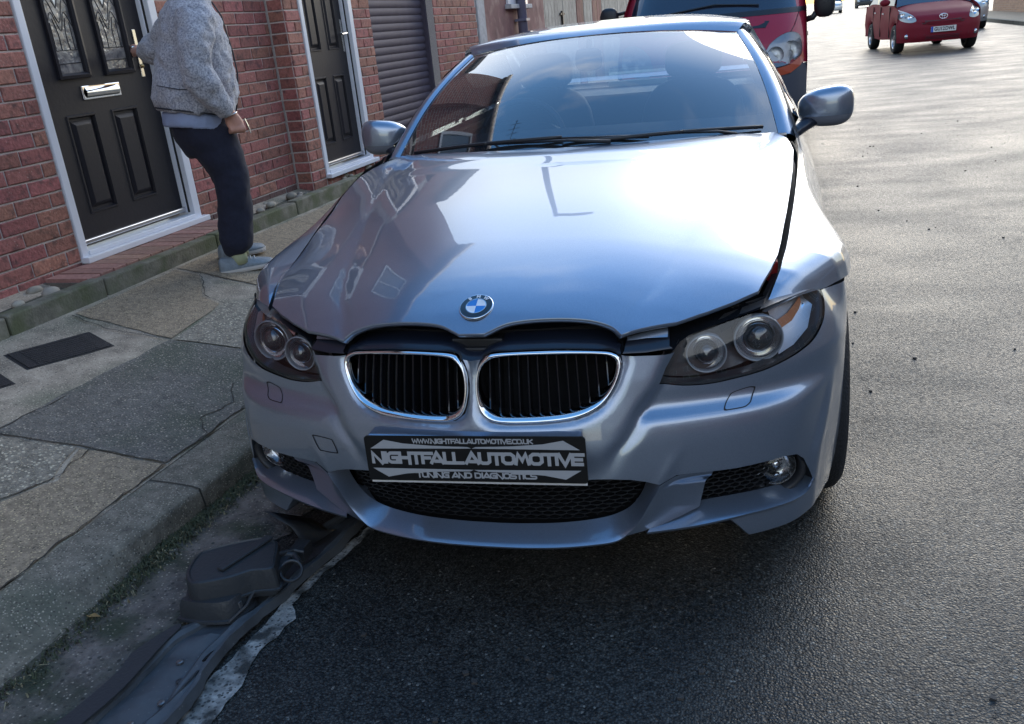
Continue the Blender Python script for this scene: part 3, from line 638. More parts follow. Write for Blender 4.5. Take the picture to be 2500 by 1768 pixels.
ob = sthing('outbuilding', 'low outbuilding with faded reddish rendered wall behind the drainpipe', 'outbuilding', (T2 - 2, 10, .3))
MB().box((T2 - 2, 8.45, .1), (T2 - .02, 11.10, 3.0)).build('wall', M_PINK, ob)
MB().box((T2 - .10, 9.3, 1.60), (T2 + .06, 10.25, 1.655)).build('window_sill', M_POSTW, ob, bevel=.01)
window(ob, T2 - .02, 9.35, 10.2, 1.66, 2.4)
MB().box((T2 - 2.2, 8.4, 3.0), (T2 + .15, 11.15, 3.12)).build('roof', M_SLATE, ob)
dp = sthing('street_lamp', 'tall purple grey lamp post standing against the faded red wall', 'street lamp', (T2 + .07, 9.70, .3))
MB().tube([(T2 + .07, 9.70, .3), (T2 + .07, 9.70, 2.6), (T2 + .07, 9.70, 6.35)], [.062, .058, .045], 14).build('post', M_PIPE, dp, smooth=True)
MB().tube([(T2 + .07, 9.70, 6.30), (T2 + .40, 9.70, 6.38), (T2 + .85, 9.70, 6.40)], [.03, .03, .05], 8).build('arm', M_PIPE, dp, smooth=True)
for z in (.9, 1.45): MB().box((T2 - .01, 9.62, z), (T2 + .145, 9.78, z + .03)).build('band', M_PIPE, dp)
def gate(s0, s1, n, m, lab, latch):
    g = sthing('timber_gate', lab, 'gate', (T2 - .06, (s0 + s1) / 2, .3)); w = (s1 - s0) / n
    for i in range(n): MB().box((T2 - .09, s0 + i * w + .004, .33), (T2 - .06 + random.uniform(-.003, .003), s0 + (i + 1) * w - .004, 2.45)).build('plank', m, g)
    for z in (.7, 1.3, 2.2): MB().box((T2 - .12, s0, z), (T2 - .0901, s1, z + .12)).build('rail', m, g)
    if latch:
        h = MB(); h.box((T2 - .058, latch - .12, 1.50), (T2 - .035, latch + .14, 1.53)); h.box((T2 - .058, latch - .02, 1.36), (T2 - .03, latch + .03, 1.56)); h.build('latch', mat('dark_iron', (.05, .045, .045), .6, metal=.6), g)
gate(11.14, 13.28, 12, M_TIMB, 'pale grey double timber gate with an iron latch', 12.25)
gate(13.32, 13.80, 3, M_TIMBR, 'narrow red brown board panel next to the pale gate', None)
gate(13.84, 14.5, 4, M_TIMB, 'short pale board panel between two red brown panels', None)
gate(14.54, 15.3, 4, M_TIMBR, 'second red brown board panel further along the fence', None)
gate(15.36, 19.5, 16, M_TIMB, 'long pale board fence panel furthest along, behind the van', None)
# terraces on the other side of the street and behind: what the paintwork mirrors
M_BUFF = mat('buff_brick', (.30, .21, .16), .85, var=.2, vscale=2)
def terrace(t0, s0, s1, eave, lab, m=M_BW, face=-1, step=5.0, depth=8):
    h = sthing('terraced_house', lab, 'house', (t0 + depth / 2, (s0 + s1) / 2, 0))
    MB().box((t0, s0, 0), (t0 + depth, s1, eave)).build('wall', m, h)
    mb = MB(); mb.add([(t0 - .3, s0 - .1, eave - .1), (t0 - .3, s1 + .1, eave - .1), (t0 + depth / 2, s1 + .1, eave + 2.6), (t0 + depth / 2, s0 - .1, eave + 2.6), (t0 + depth + .3, s1 + .1, eave - .1), (t0 + depth + .3, s0 - .1, eave - .1)], [(0, 1, 2, 3), (3, 2, 4, 5)])
    mb.build('roof', M_SLATE, h, solid=.1)
    fx = t0 if face < 0 else t0 + depth
    for a in np.arange(s0 + .8, s1 - 1.8, 2.6):
        window(h, fx, a, a + 1.3, 3.2, 4.4, face); window(h, fx, a, a + 1.3, .95, 2.2, face)
terrace(10.2, -24, -6, 5.3, 'brick terrace across the road behind the viewer')
terrace(10.2, -5.5, 12, 5.3, 'brick terrace across the road beside the viewer', M_BUFF)
terrace(T1 - 8.1, -26, -9.3, 5.3, 'brick terrace on the near side behind the viewer', face=1)
# ------------------------------------------------------------------ the silver blue car
def paint(name, base, metal=.75, rough=.34, coat=1):
    m = bpy.data.materials.new(name); m.use_nodes = True; t = m.node_tree; n = t.nodes; l = t.links; b = n['Principled BSDF']
    b.inputs['Metallic'].default_value = metal; b.inputs['Coat Weight'].default_value = coat; b.inputs['Coat Roughness'].default_value = .015; b.inputs['Coat IOR'].default_value = 1.75; b.inputs['Specular IOR Level'].default_value = .5 if coat > .5 else .2
    c = n.new('ShaderNodeTexCoord'); no = n.new('ShaderNodeTexNoise'); no.inputs['Scale'].default_value = 3; no.inputs['Detail'].default_value = 6; l.new(c.outputs['Object'], no.inputs['Vector'])
    r = n.new('ShaderNodeMapRange'); r.inputs[3].default_value = rough - .05; r.inputs[4].default_value = rough + .07; l.new(no.outputs[0], r.inputs[0]); l.new(r.outputs[0], b.inputs['Roughness'])
    fl = n.new('ShaderNodeTexVoronoi'); fl.inputs['Scale'].default_value = 1800; l.new(c.outputs['Object'], fl.inputs['Vector'])
    mx = n.new('ShaderNodeMixRGB'); mx.inputs[1].default_value = (*[x * .86 for x in base], 1); mx.inputs[2].default_value = (*[min(1, x * 1.16) for x in base], 1)
    sc = n.new('ShaderNodeSeparateColor'); l.new(fl.outputs['Color'], sc.inputs[0]); l.new(sc.outputs[0], mx.inputs[0]); l.new(mx.outputs[0], b.inputs['Base Color'])
    b2 = n.new('ShaderNodeTexNoise'); b2.inputs['Scale'].default_value = 9; b2.inputs['Detail'].default_value = 1; l.new(c.outputs['Object'], b2.inputs['Vector'])
    bp = n.new('ShaderNodeBump'); bp.inputs['Strength'].default_value = .006; bp.inputs['Distance'].default_value = .01; l.new(b2.outputs[0], bp.inputs['Height']); l.new(bp.outputs[0], b.inputs['Coat Normal'])
    return m
M_PAINT = paint('silver_blue_paint', (.27, .32, .40), metal=.72, rough=.30)
M_MESH = mat('mesh_black', (.008, .009, .011), .55)
M_CHAMB = mat('grey_lamp_chamber', (.55, .54, .56), .28, metal=.6)
M_BLK = mat('black_plastic', (.018, .019, .022), .45, bump=.15, bscale=300)
M_GLBLK = mat('gloss_black', (.01, .011, .014), .12, coat=.6)
M_TRIM = mat('dark_navy_trim', (.016, .020, .032), .3, coat=.2)
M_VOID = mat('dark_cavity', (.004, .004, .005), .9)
M_WS = glassmat('windscreen_glass', (.62, .70, .72), .008, .10, 1.35, .035)
M_LENS = glassmat('clear_lens', (.95, .96, .97), 0.0, .02, .7)
M_SIDEG = mat('side_glass', (.01, .012, .012), .02, spec=1)
M_TYRE = mat('tyre_rubber', (.014, .014, .015), .75, bump=.4, bscale=150)
M_ALLOY = mat('alloy', (.45, .46, .48), .25, metal=1)
M_LAMPIN = mat('lamp_housing', (.05, .048, .05), .35, coat=.3)
M_REFL = mat('lamp_reflector', (.75, .76, .80), .12, metal=1)
M_GBALL = mat('projector_lens', (.035, .042, .05), .03, spec=1, coat=1)
M_CLEARP = mat('clear_plastic_ring', (.33, .35, .38), .10, spec=.9, coat=.6)
M_AMBER = mat('amber_reflector', (.55, .20, .08), .35, coat=.5)
M_FOGG = mat('fog_lens', (.55, .57, .60), .10, metal=.8, coat=1)
M_RED = mat('red_plastic', (.45, .02, .02), .4)
M_LEATH = mat('dark_seat_cloth', (.075, .08, .092), .6)
M_DASH = mat('dashboard', (.045, .048, .055), .55)

car = thing('parked_car', 'silver blue convertible with raised bonnet, black lettered number plate and twin kidney grilles', 'car', (0, 2.3, 0))

PLN = smoothpoly([(0, .035), (.1, .038), (.2, .05), (.33, .083), (.42, .11), (.5, .138), (.58, .17), (.65, .207), (.72, .264), (.78, .332), (.820, .40), (.841, .46), (.852, .52), (.863, .60), (.870, .68)], 12)
PC = np.array(resample(PLN, 400)); SS = np.r_[0, np.cumsum(np.linalg.norm(np.diff(PC, axis=0), axis=1))]
TG = np.gradient(PC, axis=0); _k = np.exp(-.5 * (np.arange(-14, 15) / 6.) ** 2); _k /= _k.sum()
TG = np.stack([np.convolve(np.pad(TG[:, i], 14, mode='edge'), _k, 'valid') for i in (0, 1)], 1); TG /= np.linalg.norm(TG, axis=1)[:, None]
OZ = smoothpoly([(.08, .020), (.13, .036), (.19, .045), (.25, .047), (.35, .052), (.44, .046), (.485, .038), (.507, .029), (.522, .011), (.54, .003), (.57, -.001), (.60, -.008), (.64, -.022), (.68, -.040), (.72, -.06)], 8)
OZ = np.array(OZ)
def sstep(a, b, x):
    t = min(1, max(0, (x - a) / (b - a))); return t * t * (3 - 2 * t)
OS_ = np.array(smoothpoly([(.10, -.035), (.17, -.020), (.25, -.008), (.35, 0), (.5, .001), (.60, -.002), (.66, -.008), (.72, -.02)], 6))
def offz0(s, z):
    o = float(np.interp(z, OZ[:, 0], OZ[:, 1])); a = abs(s)
    # the ledge only exists outside the central prow; inside it the face runs smooth
    inner = float(np.interp(z, [.2, .36, .44, .50, .56, .60, .66], [.045, .050, .040, .026, .010, .0, -.018]))
    xv = float(np.interp(z, [.30, .44, .472, .511, .545, .582, .616, .66], [.25, .305, .336, .363, .388, .423, .441, .47]))
    fade = sstep(.38, .47, z)
    w = 1 - sstep(xv - .020, xv + .040, a)
    o = o * (1 - w) + inner * w
    o += fade * w * .010 * sstep(0, .12, xv + .02 - a + .06) - .0065 * fade * math.exp(-((a - xv - .010) / .015) ** 2)
    # rounded surround of each kidney
    if z > .47:
        d = kid_dist(a, z)
        o += .014 * (sstep(-.004, .020, d) - 1) * sstep(.47, .50, z)
    # ridge running up from the intake corner
    xr = float(np.interp(z, [.34, .355, .385, .409, .433, .47], [.40, .406, .424, .439, .451, .468])); fr = sstep(.47, .40, z) if z > .34 else 0
    o += .002 * sstep(.46, .38, z) * sstep(.30, .35, z) * (math.exp(-((a - xr) / .012) ** 2) + .7 * (1 - sstep(xr, xr + .03, a)) * sstep(xr - .16, xr, a))
    # crease that runs down the corner towards the fog lamp
    xc = float(np.interp(z, [.28, .351, .425, .446, .50], [.795, .806, .854, .867, .90]))
    o += -.007 * sstep(.53, .44, z) * sstep(.24, .30, z) * (1 - sstep(xc - .03, xc, a)) * sstep(xc - .16, xc - .05, a) + .004 * math.exp(-((a - xc - .012) / .02) ** 2) * sstep(.54, .44, z)
    t_ = sstep(.70, .97, a)
    os_ = float(np.interp(z, OS_[:, 0], OS_[:, 1])) - float(np.interp(z, [.58, .64, .68, .72], [0, .018, .036, .056])) * (1 - sstep(1.0, 1.12, a))
    return o * (1 - t_) + os_ * t_ + t_ * (o - float(np.interp(z, OZ[:, 0], OZ[:, 1]))) * .6
KID = [(.028, .665), (.041, .675), (.087, .679), (.196, .679), (.301, .670), (.331, .663), (.342, .653), (.343, .637), (.329, .603), (.309, .571), (.282, .547), (.236, .530), (.169, .524), (.083, .523), (.043, .528), (.022, .543), (.012, .573), (.009, .607), (.014, .64)]
KIN = [(.038, .657), (.057, .664), (.123, .669), (.231, .666), (.300, .659), (.323, .650), (.329, .635), (.320, .603), (.300, .577), (.275, .559), (.227, .545), (.162, .540), (.082, .539), (.049, .544), (.029, .562), (.021, .587), (.020, .617), (.026, .643)]
KIDS = np.array(smoothpoly(KID, 5, True)); 
def kid_dist(a, z):
    d = np.sqrt(((KIDS - (a, z)) ** 2).sum(1)).min(); return 0 if inpoly((a, z), KIDSL) else float(d)
KIDSL = [tuple(p) for p in KIDS]
_ga = np.linspace(-.03, 1.26, 323); _gz = np.linspace(.06, .74, 228)
def _mkgrid():
    G = np.array([[offz0(abs(a), z) for z in _gz] for a in _ga])
    k = np.exp(-.5 * (np.arange(-4, 5) / 1.5) ** 2); k /= k.sum()
    for ax in (0, 1):
        P = np.pad(G, [(4, 4) if i == ax else (0, 0) for i in (0, 1)], mode='reflect' if ax == 0 else 'edge'); G = sum(k[j] * (P[j:j + G.shape[0]] if ax == 0 else P[:, j:j + G.shape[1]]) for j in range(9))
    return G
OG = None
def offz(s, z):
    global OG
    if OG is None: OG = _mkgrid()
    x = min(max((abs(s) + .03) / 1.29 * 322, 0), 321.999); y = min(max((z - .06) / .68 * 227, 0), 226.999); i, j = int(x), int(y); u, v = x - i, y - j
    return float((OG[i, j] * (1 - u) + OG[i + 1, j] * u) * (1 - v) + (OG[i, j + 1] * (1 - u) + OG[i + 1, j + 1] * u) * v)
def FS(s, z, e=0.):
    sg = -1 if s < 0 else 1; a = abs(s)
    px, py = float(np.interp(a, SS, PC[:, 0])), float(np.interp(a, SS, PC[:, 1])); tx, ty = float(np.interp(a, SS, TG[:, 0])), float(np.interp(a, SS, TG[:, 1])); L_ = math.hypot(tx, ty)
    o = offz(s, z) + e
    return (sg * (px + ty / L_ * o), py - tx / L_ * o, z)
def FSN(s, z, e=0.):
    d = .005; a = Vector(FS(s - d, z, e)); b = Vector(FS(s + d, z, e)); c = Vector(FS(s, z - d, e)); f = Vector(FS(s, z + d, e))
    n_ = (b - a).cross(f - c).normalized(); return n_ if n_.y < .2 or True else -n_
def hits(m2): return [(-s, z) for s, z in m2][::-1]
def fpatch(name, poly, m, holes=(), h=.012, e=0., par=None, solid=.0, label=None, normals=True, ef=None):
    V, T = cdt(poly, holes, h); mb = MB(); mb.keep = True
    vs = [FS(s, z, (ef(s, z) if ef else e)) for s, z in V]
    # orient outward (-y)
    T2_ = []
    for a, b, c in T:
        n_ = (Vector(vs[b]) - Vector(vs[a])).cross(Vector(vs[c]) - Vector(vs[a])); ctr = (V[a][0] + V[b][0] + V[c][0]) / 3
        T2_.append((a, b, c) if n_.dot(FSN(ctr, (V[a][1] + V[b][1] + V[c][1]) / 3)) > 0 else (a, c, b))
    mb.add(vs, T2_); o = mb.build(name, m, par or car, smooth=True, solid=0, label=label)
    if normals:
        ns = [tuple(FSN(s, z)) for s, z in V]; o.data.normals_split_custom_set_from_vertices(ns)
    if solid: md = o.modifiers.new('solid', 'SOLIDIFY'); md.thickness = solid; md.offset = -1; md.use_rim = True
    return o
HLB = smoothpoly([(.425, .582), (.48, .570), (.542, .566), (.605, .570), (.673, .576), (.723, .583), (.78, .593), (.834, .606), (.879, .625), (.919, .646), (.953, .667), (.982, .689)], 4)
FRIGHT = [(.021, .662), (.012, .64), (.0065, .607), (.0095, .573), (.019, .541), (.041, .5245), (.083, .5195), (.169, .5205), (.237, .5265), (.285, .544), (.312, .569), (.332, .601), (.346, .636), (.346, .654), (.40, .6505), (.467, .646), (.443, .616)] + HLB + \
    [(1.03, .684), (1.10, .679), (1.175, .672), (1.13, .62), (1.07, .55), (1.035, .50), (1.018, .45), (1.005, .40), (1.0, .33), (.998, .25), (.98, .166), (.90, .178), (.835, .190), (.756, .186), (.664, .184), (.617, .182), (.607, .192), (.590, .214), (.570, .236), (.59, .2445), (.664, .249), (.733, .250), (.774, .255), (.792, .276),
     (.784, .296), (.758, .343), (.733, .365), (.697, .374), (.647, .374), (.588, .371), (.529, .372), (.446, .374), (.407, .355), (.376, .367), (.343, .375), (.30, .380), (.256, .382)]
outline = [(0.0, .662)] + FRIGHT + [(-a, b) for a, b in FRIGHT[::-1]]
fascia = fpatch('front_bumper', outline, M_PAINT, h=.0095, solid=.0, label='silver blue front bumper with fog lamp openings')
# inner patches with interpolated depth
def epatch(name, B, m, h=.012, par=None, mirror=True, pw=2.6, label=None, smooth=True, relax=60):
    """B: closed boundary of (s, z, e)"""
    B = densify(B, h * .55); P2 = [(p[0], p[1]) for p in B]; V, T = cdt(P2, (), h)
    A = np.array(B); out = []
    for sg in ((1, -1) if mirror else (1,)):
        vs = []
        if sg == 1:
            ev = np.zeros(len(V)); fx = np.zeros(len(V), bool)
            for i_, (s, z) in enumerate(V):
                d2 = (A[:, 0] - s) ** 2 + (A[:, 1] - z) ** 2; k = d2.argmin()
                if d2[k] < 1e-10: ev[i_] = A[k, 2]; fx[i_] = True
                else: w = 1 / d2 ** (pw / 2); ev[i_] = float((w * A[:, 2]).sum() / w.sum())
            ed_ = np.array([(t[i], t[(i + 1) % 3]) for t in T for i in range(3)]); ed_ = np.vstack([ed_, ed_[:, ::-1]])
            for _ in range(relax):
                acc = np.zeros(len(V)); np.add.at(acc, ed_[:, 0], ev[ed_[:, 1]]); cnt = np.bincount(ed_[:, 0], minlength=len(V)); ev = np.where(fx, ev, acc / np.maximum(cnt, 1))
        for i_, (s, z) in enumerate(V):
            e = float(ev[i_])
            vs.append(FS(s * sg, z, e))
        mb = MB(); mb.keep = True
        T3 = []
        for a, b, c in T:
            n_ = (Vector(vs[b]) - Vector(vs[a])).cross(Vector(vs[c]) - Vector(vs[a])); T3.append((a, b, c) if n_.y < 0 else (a, c, b))
        mb.add(vs, T3); o = mb.build(name, m, par or car, smooth=smooth, label=label); out.append(o)
    return out
E_ = [(.407, .355), (.398, .335), (.381, .304), (.364, .271), (.342, .242), (.319, .222), (.299, .2135), (.266, .210), (.214, .208), (.13, .2065), (.059, .206), (0, .206)]
M_ = [(0, .2395), (.05, .2395), (.2, .243), (.28, .249), (.325, .261), (.355, .281), (.375, .310), (.386, .338), (.392, .3635)]
def cloft(name, C1, C2, ef, nu, nv, top=None, sgs=(1, -1), par=None):
    A = np.array(resample(C1, nv)); B = np.array(resample(C2, nv)); T_ = np.array(resample(top, nu)) if top else None
    for sg in sgs:
        rows = []
        for j in range(nv):
            row = []; v = j / (nv - 1)
            for i in range(nu):
                u = i / (nu - 1); q = A[j] * (1 - u) + B[j] * u
                if T_ is not None: q = q + (1 - v) ** 2 * (T_[i] - (A[0] * (1 - u) + B[0] * u))
                row.append(FS(q[0] * sg, q[1], ef(u, v)))
            rows.append(row)
        MB().grid(rows).build(name, M_PAINT, par or car, smooth=True, weld=.0002)
Eh = smoothpoly(E_, 5); Mh = smoothpoly(M_, 5)[::-1]
full = lambda P: P + [(-a, b) for a, b in P[:-1][::-1]]
cloft('air_scoop', full(Eh), full(Mh), lambda u, v: .002 - .072 * u ** 1.25 * (1 - .25 * u), 12, 140, sgs=(1,))
# under-lip turning back beneath the scoop edge
for sg in (1, -1):
    Es = resample(smoothpoly(E_, 4), 40)
    MB().grid([[FS(a * sg, b, .002) for a, b in Es], [FS(a * sg, b - .003, .0015) for a, b in Es], [FS(a * sg, b - .008, -.003) for a, b in Es], [FS(a * sg, b - .014, -.014) for a, b in Es], [FS(a * sg * .97, min(b, .30) - .022, -.08) for a, b in Es]]).build('lip_underside', M_PAINT, car, smooth=True)
BE = smoothpoly([(.375, .2325), (.492, .236), (.59, .2445), (.664, .249), (.733, .250), (.774, .255), (.792, .276)], 4)
BU = smoothpoly([(.815, .280), (.792, .259), (.729, .260), (.666, .266), (.585, .266), (.511, .264)], 4)
BUF = smoothpoly([(.375, .2325), (.43, .245), (.48, .257), (.52, .264), (.585, .2665), (.666, .266), (.729, .262), (.792, .2645), (.815, .282)], 4)
cloft('side_blade', BE, BUF, lambda u, v: .006 - .062 * u ** 1.2 * min(1, v * 5) ** .7, 10, 60)
C1_ = smoothpoly([(.407, .355), (.398, .335), (.381, .304), (.364, .271), (.342, .242), (.322, .224)], 4); C2_ = smoothpoly([(.529, .372), (.523, .33), (.508, .262)], 4) + smoothpoly([(.46, .249), (.40, .236), (.375, .2325), (.345, .228), (.325, .2235)], 4)
cloft('intake_cheek', C1_, C2_, lambda u, v: .002 * (1 - u) - .036 * (.5 * u + .5 * sstep(0, 1, u)) * sstep(0, .16, v) * (1 - sstep(.22, 1.0, v)) , 14, 44, top=[(.407, .355), (.446, .374), (.529, .372)])
for sg in (1, -1):   # returns: blade thickness below its edge, roof of the fog opening
    MB().grid([[FS(a * sg, b, .006) for a, b in BE[:17]], [FS(a * sg, b - .006, .005) for a, b in BE[:17]], [FS(a * sg, b - .014, -.01) for a, b in BE[:17]], [FS(a * sg, b - .03, -.09) for a, b in BE[:17]]]).build('blade_underside', M_PAINT, car, smooth=True)
    AT = [(.529, .372), (.588, .371), (.647, .374), (.697, .374), (.733, .365), (.758, .343), (.784, .296), (.792, .276), (.815, .280)]
    MB().grid([[FS(a * sg, b, 0) for a, b in AT], [FS(a * sg, b - .001, -.012) for a, b in AT], [FS((a + .01) * sg, b - .004, -.07) for a, b in AT]]).build('fog_opening_wall', M_BLK, car, smooth=True)
    bt = [(.98, .166), (.90, .178), (.835, .190), (.756, .186), (.664, .184), (.617, .182), (.607, .192), (.590, .214), (.570, .236)]
    MB().grid([[FS(a * sg, b, 0) for a, b in bt], [FS(a * sg, b - .004, -.004) for a, b in bt], [FS(a * sg, b + .002, -.05) for a, b in bt]]).build('bumper_lower_edge', M_PAINT, car, smooth=True)
# honeycomb meshes
def honey(name, poly, e, cw, ch, th, sg=1, lab=None):
    mb = MB(); mb.keep = True; x0 = min(p[0] for p in poly); x1 = max(p[0] for p in poly); z0 = min(p[1] for p in poly); z1 = max(p[1] for p in poly)
    def seg(a, b):
        c = ((a[0] + b[0]) / 2, (a[1] + b[1]) / 2)
        if not inpoly(c, poly): return
        A_, B_ = [Vector(FS(p[0] * sg, p[1], e)) for p in (a, b)]; A2, B2 = [Vector(FS(p[0] * sg, p[1], e - .010)) for p in (a, b)]
        d = (B_ - A_).normalized(); nn = Vector((0, -1, 0)).cross(d).normalized() * th / 2
        mb.add([A_ - nn, A_ + nn, B_ + nn, B_ - nn, A2 - nn, A2 + nn, B2 + nn, B2 - nn], [(0, 1, 2, 3), (0, 3, 7, 4), (1, 5, 6, 2)])
    j = 0; z = z0
    while z < z1 + ch:
        x = x0 - cw + (cw / 2 if j % 2 else 0)
        while x < x1 + cw:
            seg((x + cw * .28, z + ch / 2), (x + cw * .72, z + ch / 2)); seg((x + cw * .72, z + ch / 2), (x + cw, z)) if False else None
            seg((x + cw * .72, z + ch / 2), (x + cw * .78, z + ch / 2 + 0)); 
            seg((x + cw * .78, z + ch / 2), (x + cw * 1.22 - cw * .5 + cw * .28, z + ch)) if False else None
            seg((x + .75 * cw, z + ch * .5), (x + 1.0 * cw - .0 * cw, z + ch * .5 + ch * .25)); seg((x + .25 * cw, z + ch * .5), (x, z + ch * .5 + ch * .25))
            seg((x, z + ch * .75), (x, z + ch * 1.25 - 0.0)) if False else None
            seg((x + 1.0 * cw, z + ch * .75), (x + 1.0 * cw + 0, z + ch * 1.25))
            seg((x + 1.0 * cw, z + ch * 1.25), (x + .75 * cw, z + ch * 1.5)); seg((x + 1.0 * cw, z + ch * 1.25), (x + 1.25 * cw, z + ch * 1.5))
            x += cw
        z += ch; j += 1
    o = mb.build(name, M_MESH, car); tag(o, lab, kind='stuff'); return o
MESHP = [(a, b) for a, b in M_] + [(.392, .385)]; MESHP = MESHP + [(-a, b) for a, b in MESHP[::-1]]
honey('lower_grille_mesh', MESHP, -.066, .030, .0108, .0022)
MB().grid([[FS(s, z, -.10) for s in np.linspace(-.42, .42, 24)] for z in (.20, .30, .40)]).build('grille_cavity', M_VOID, car)
FOGP = [(.535, .375), (.60, .373), (.82, .380), (.835, .285), (.798, .257), (.729, .258), (.666, .262), (.585, .262), (.511, .260)]
for sg in (1, -1):
    honey('fog_grille_mesh', FOGP, -.062, .027, .0108, .0022, sg)
    MB().grid([[FS(s * sg, z, -.11) for s in np.linspace(.48, .86, 14)] for z in (.22, .30, .40)]).build('fog_cavity', M_VOID, car)
    c = Vector(FS(.716 * sg, .313, -.052)); ax = Vector((.16 * sg, -1, .05)).normalized()
    mb = MB(); mb.lathe([(.072, -.03), (.072, .0), (.066, .006), (.058, .002), (.052, -.014), (.050, -.03)], c, ax, 36); bz = mb.build('fog_lamp', M_BLK, car, smooth=True)
    MB().lathe([(0, .012), (.018, .0115), (.034, .006), (.046, -.006), (.050, -.012)], c, ax, 36).build('lens', M_LENS, bz, smooth=True)
    MB().lathe([(0, -.028), (.01, -.022), (.02, -.032), (.036, -.026), (.0495, -.008)], c, ax, 36).build('reflector', M_FOGG, bz, smooth=True)
    MB().lathe([(0, .0), (.010, -.001), (.012, -.01), (.012, -.026)], c + Vector((0, 0, .006)), ax, 16).build('bulb_shield', M_CHROME, bz, smooth=True)
# kidneys
def ring(sg):
    A = np.array(smoothpoly(KID, 4, True)); B = np.array(smoothpoly(KIN, 4, True)); n_ = 76
    def arc(P):
        P = np.vstack([P, P[:1]]); k = np.argmin(np.abs(P[:-1, 0] - .18) + (P[:-1, 1] < .6) * 9); P = np.vstack([P[k:-1], P[:k + 1]]); return np.array(resample(P, n_ + 1))[:-1]
    A, B = arc(A), arc(B); rows = []
    for w, e in ((0, -.012), (0, .003), (.06, .010), (.2, .014), (.45, .014), (.75, .008), (.95, -.003), (1.0, -.02), (1.0, -.035)):
        Q = A * (1 - w) + B * w
        rows.append([FK(q[0] * sg, q[1], e) for q in Q])
    return MB().grid(rows, close=True).build('kidney_surround', M_CHROME, car, smooth=True), A, B
def FK(s, z, e):   # kidney plane: smooth, without the fascia's local relief
    a = abs(s); sg = -1 if s < 0 else 1
    px, py = float(np.interp(a, SS, PC[:, 0])), float(np.interp(a, SS, PC[:, 1])); tx, ty = float(np.interp(a, SS, TG[:, 0])), float(np.interp(a, SS, TG[:, 1])); L_ = math.hypot(tx, ty)
    o = float(np.interp(z, [.5, .56, .60, .66, .70], [.026, .010, .0, -.018, -.036])) + e
    return (sg * (px + ty / L_ * o), py - tx / L_ * o, z)
for sg in (1, -1):
    k, A, B = ring(sg); Bl = [tuple(p) for p in B]
    seal = MB().grid([[FK(q[0] * sg, q[1], -.002) for q in A], [FK((A.mean(0) + (q - A.mean(0)) * 1.022)[0] * sg, (A.mean(0) + (q - A.mean(0)) * 1.03)[1], -.006) for q in A]], close=True).build('kidney_seal', M_RUBBER, car, smooth=True)
    for i in range(13):
        s = .040 + i * .0226; zz = [z for z in np.linspace(.53, .68, 151) if inpoly((s, z), Bl)]
        if len(zz) < 4: continue
        z0, z1 = zz[0] - .004, zz[-1] + .004; mb = MB(); w = .0022; rows = []
        for z in np.linspace(z0, z1, 9):
            p = Vector(FK(s * sg, z, -.008)); q = Vector(FK(s * sg, z, -.045)); rows.append([(p.x - w, p.y, p.z), (p.x, p.y - .002, p.z), (p.x + w, p.y, p.z), (q.x + w, q.y, q.z), (q.x - w, q.y, q.z)])
        mb.grid(rows, close=True).build('grille_slat', M_GLBLK, car)
    MB().grid([[FK(s * sg, z, -.075) for s in np.linspace(0, .36, 10)] for z in (.50, .60, .70)]).build('grille_backing', M_VOID, car)
    mb = MB()
    for z in (.552, .575, .598, .621, .644): mb.grid([[FK(s * sg, z, -.05) for s in (.03, .12, .2, .28, .335)], [FK(s * sg, z + .003, -.05) for s in (.03, .12, .2, .28, .335)]])
    mb.build('shutter_bar', M_VOID, car)
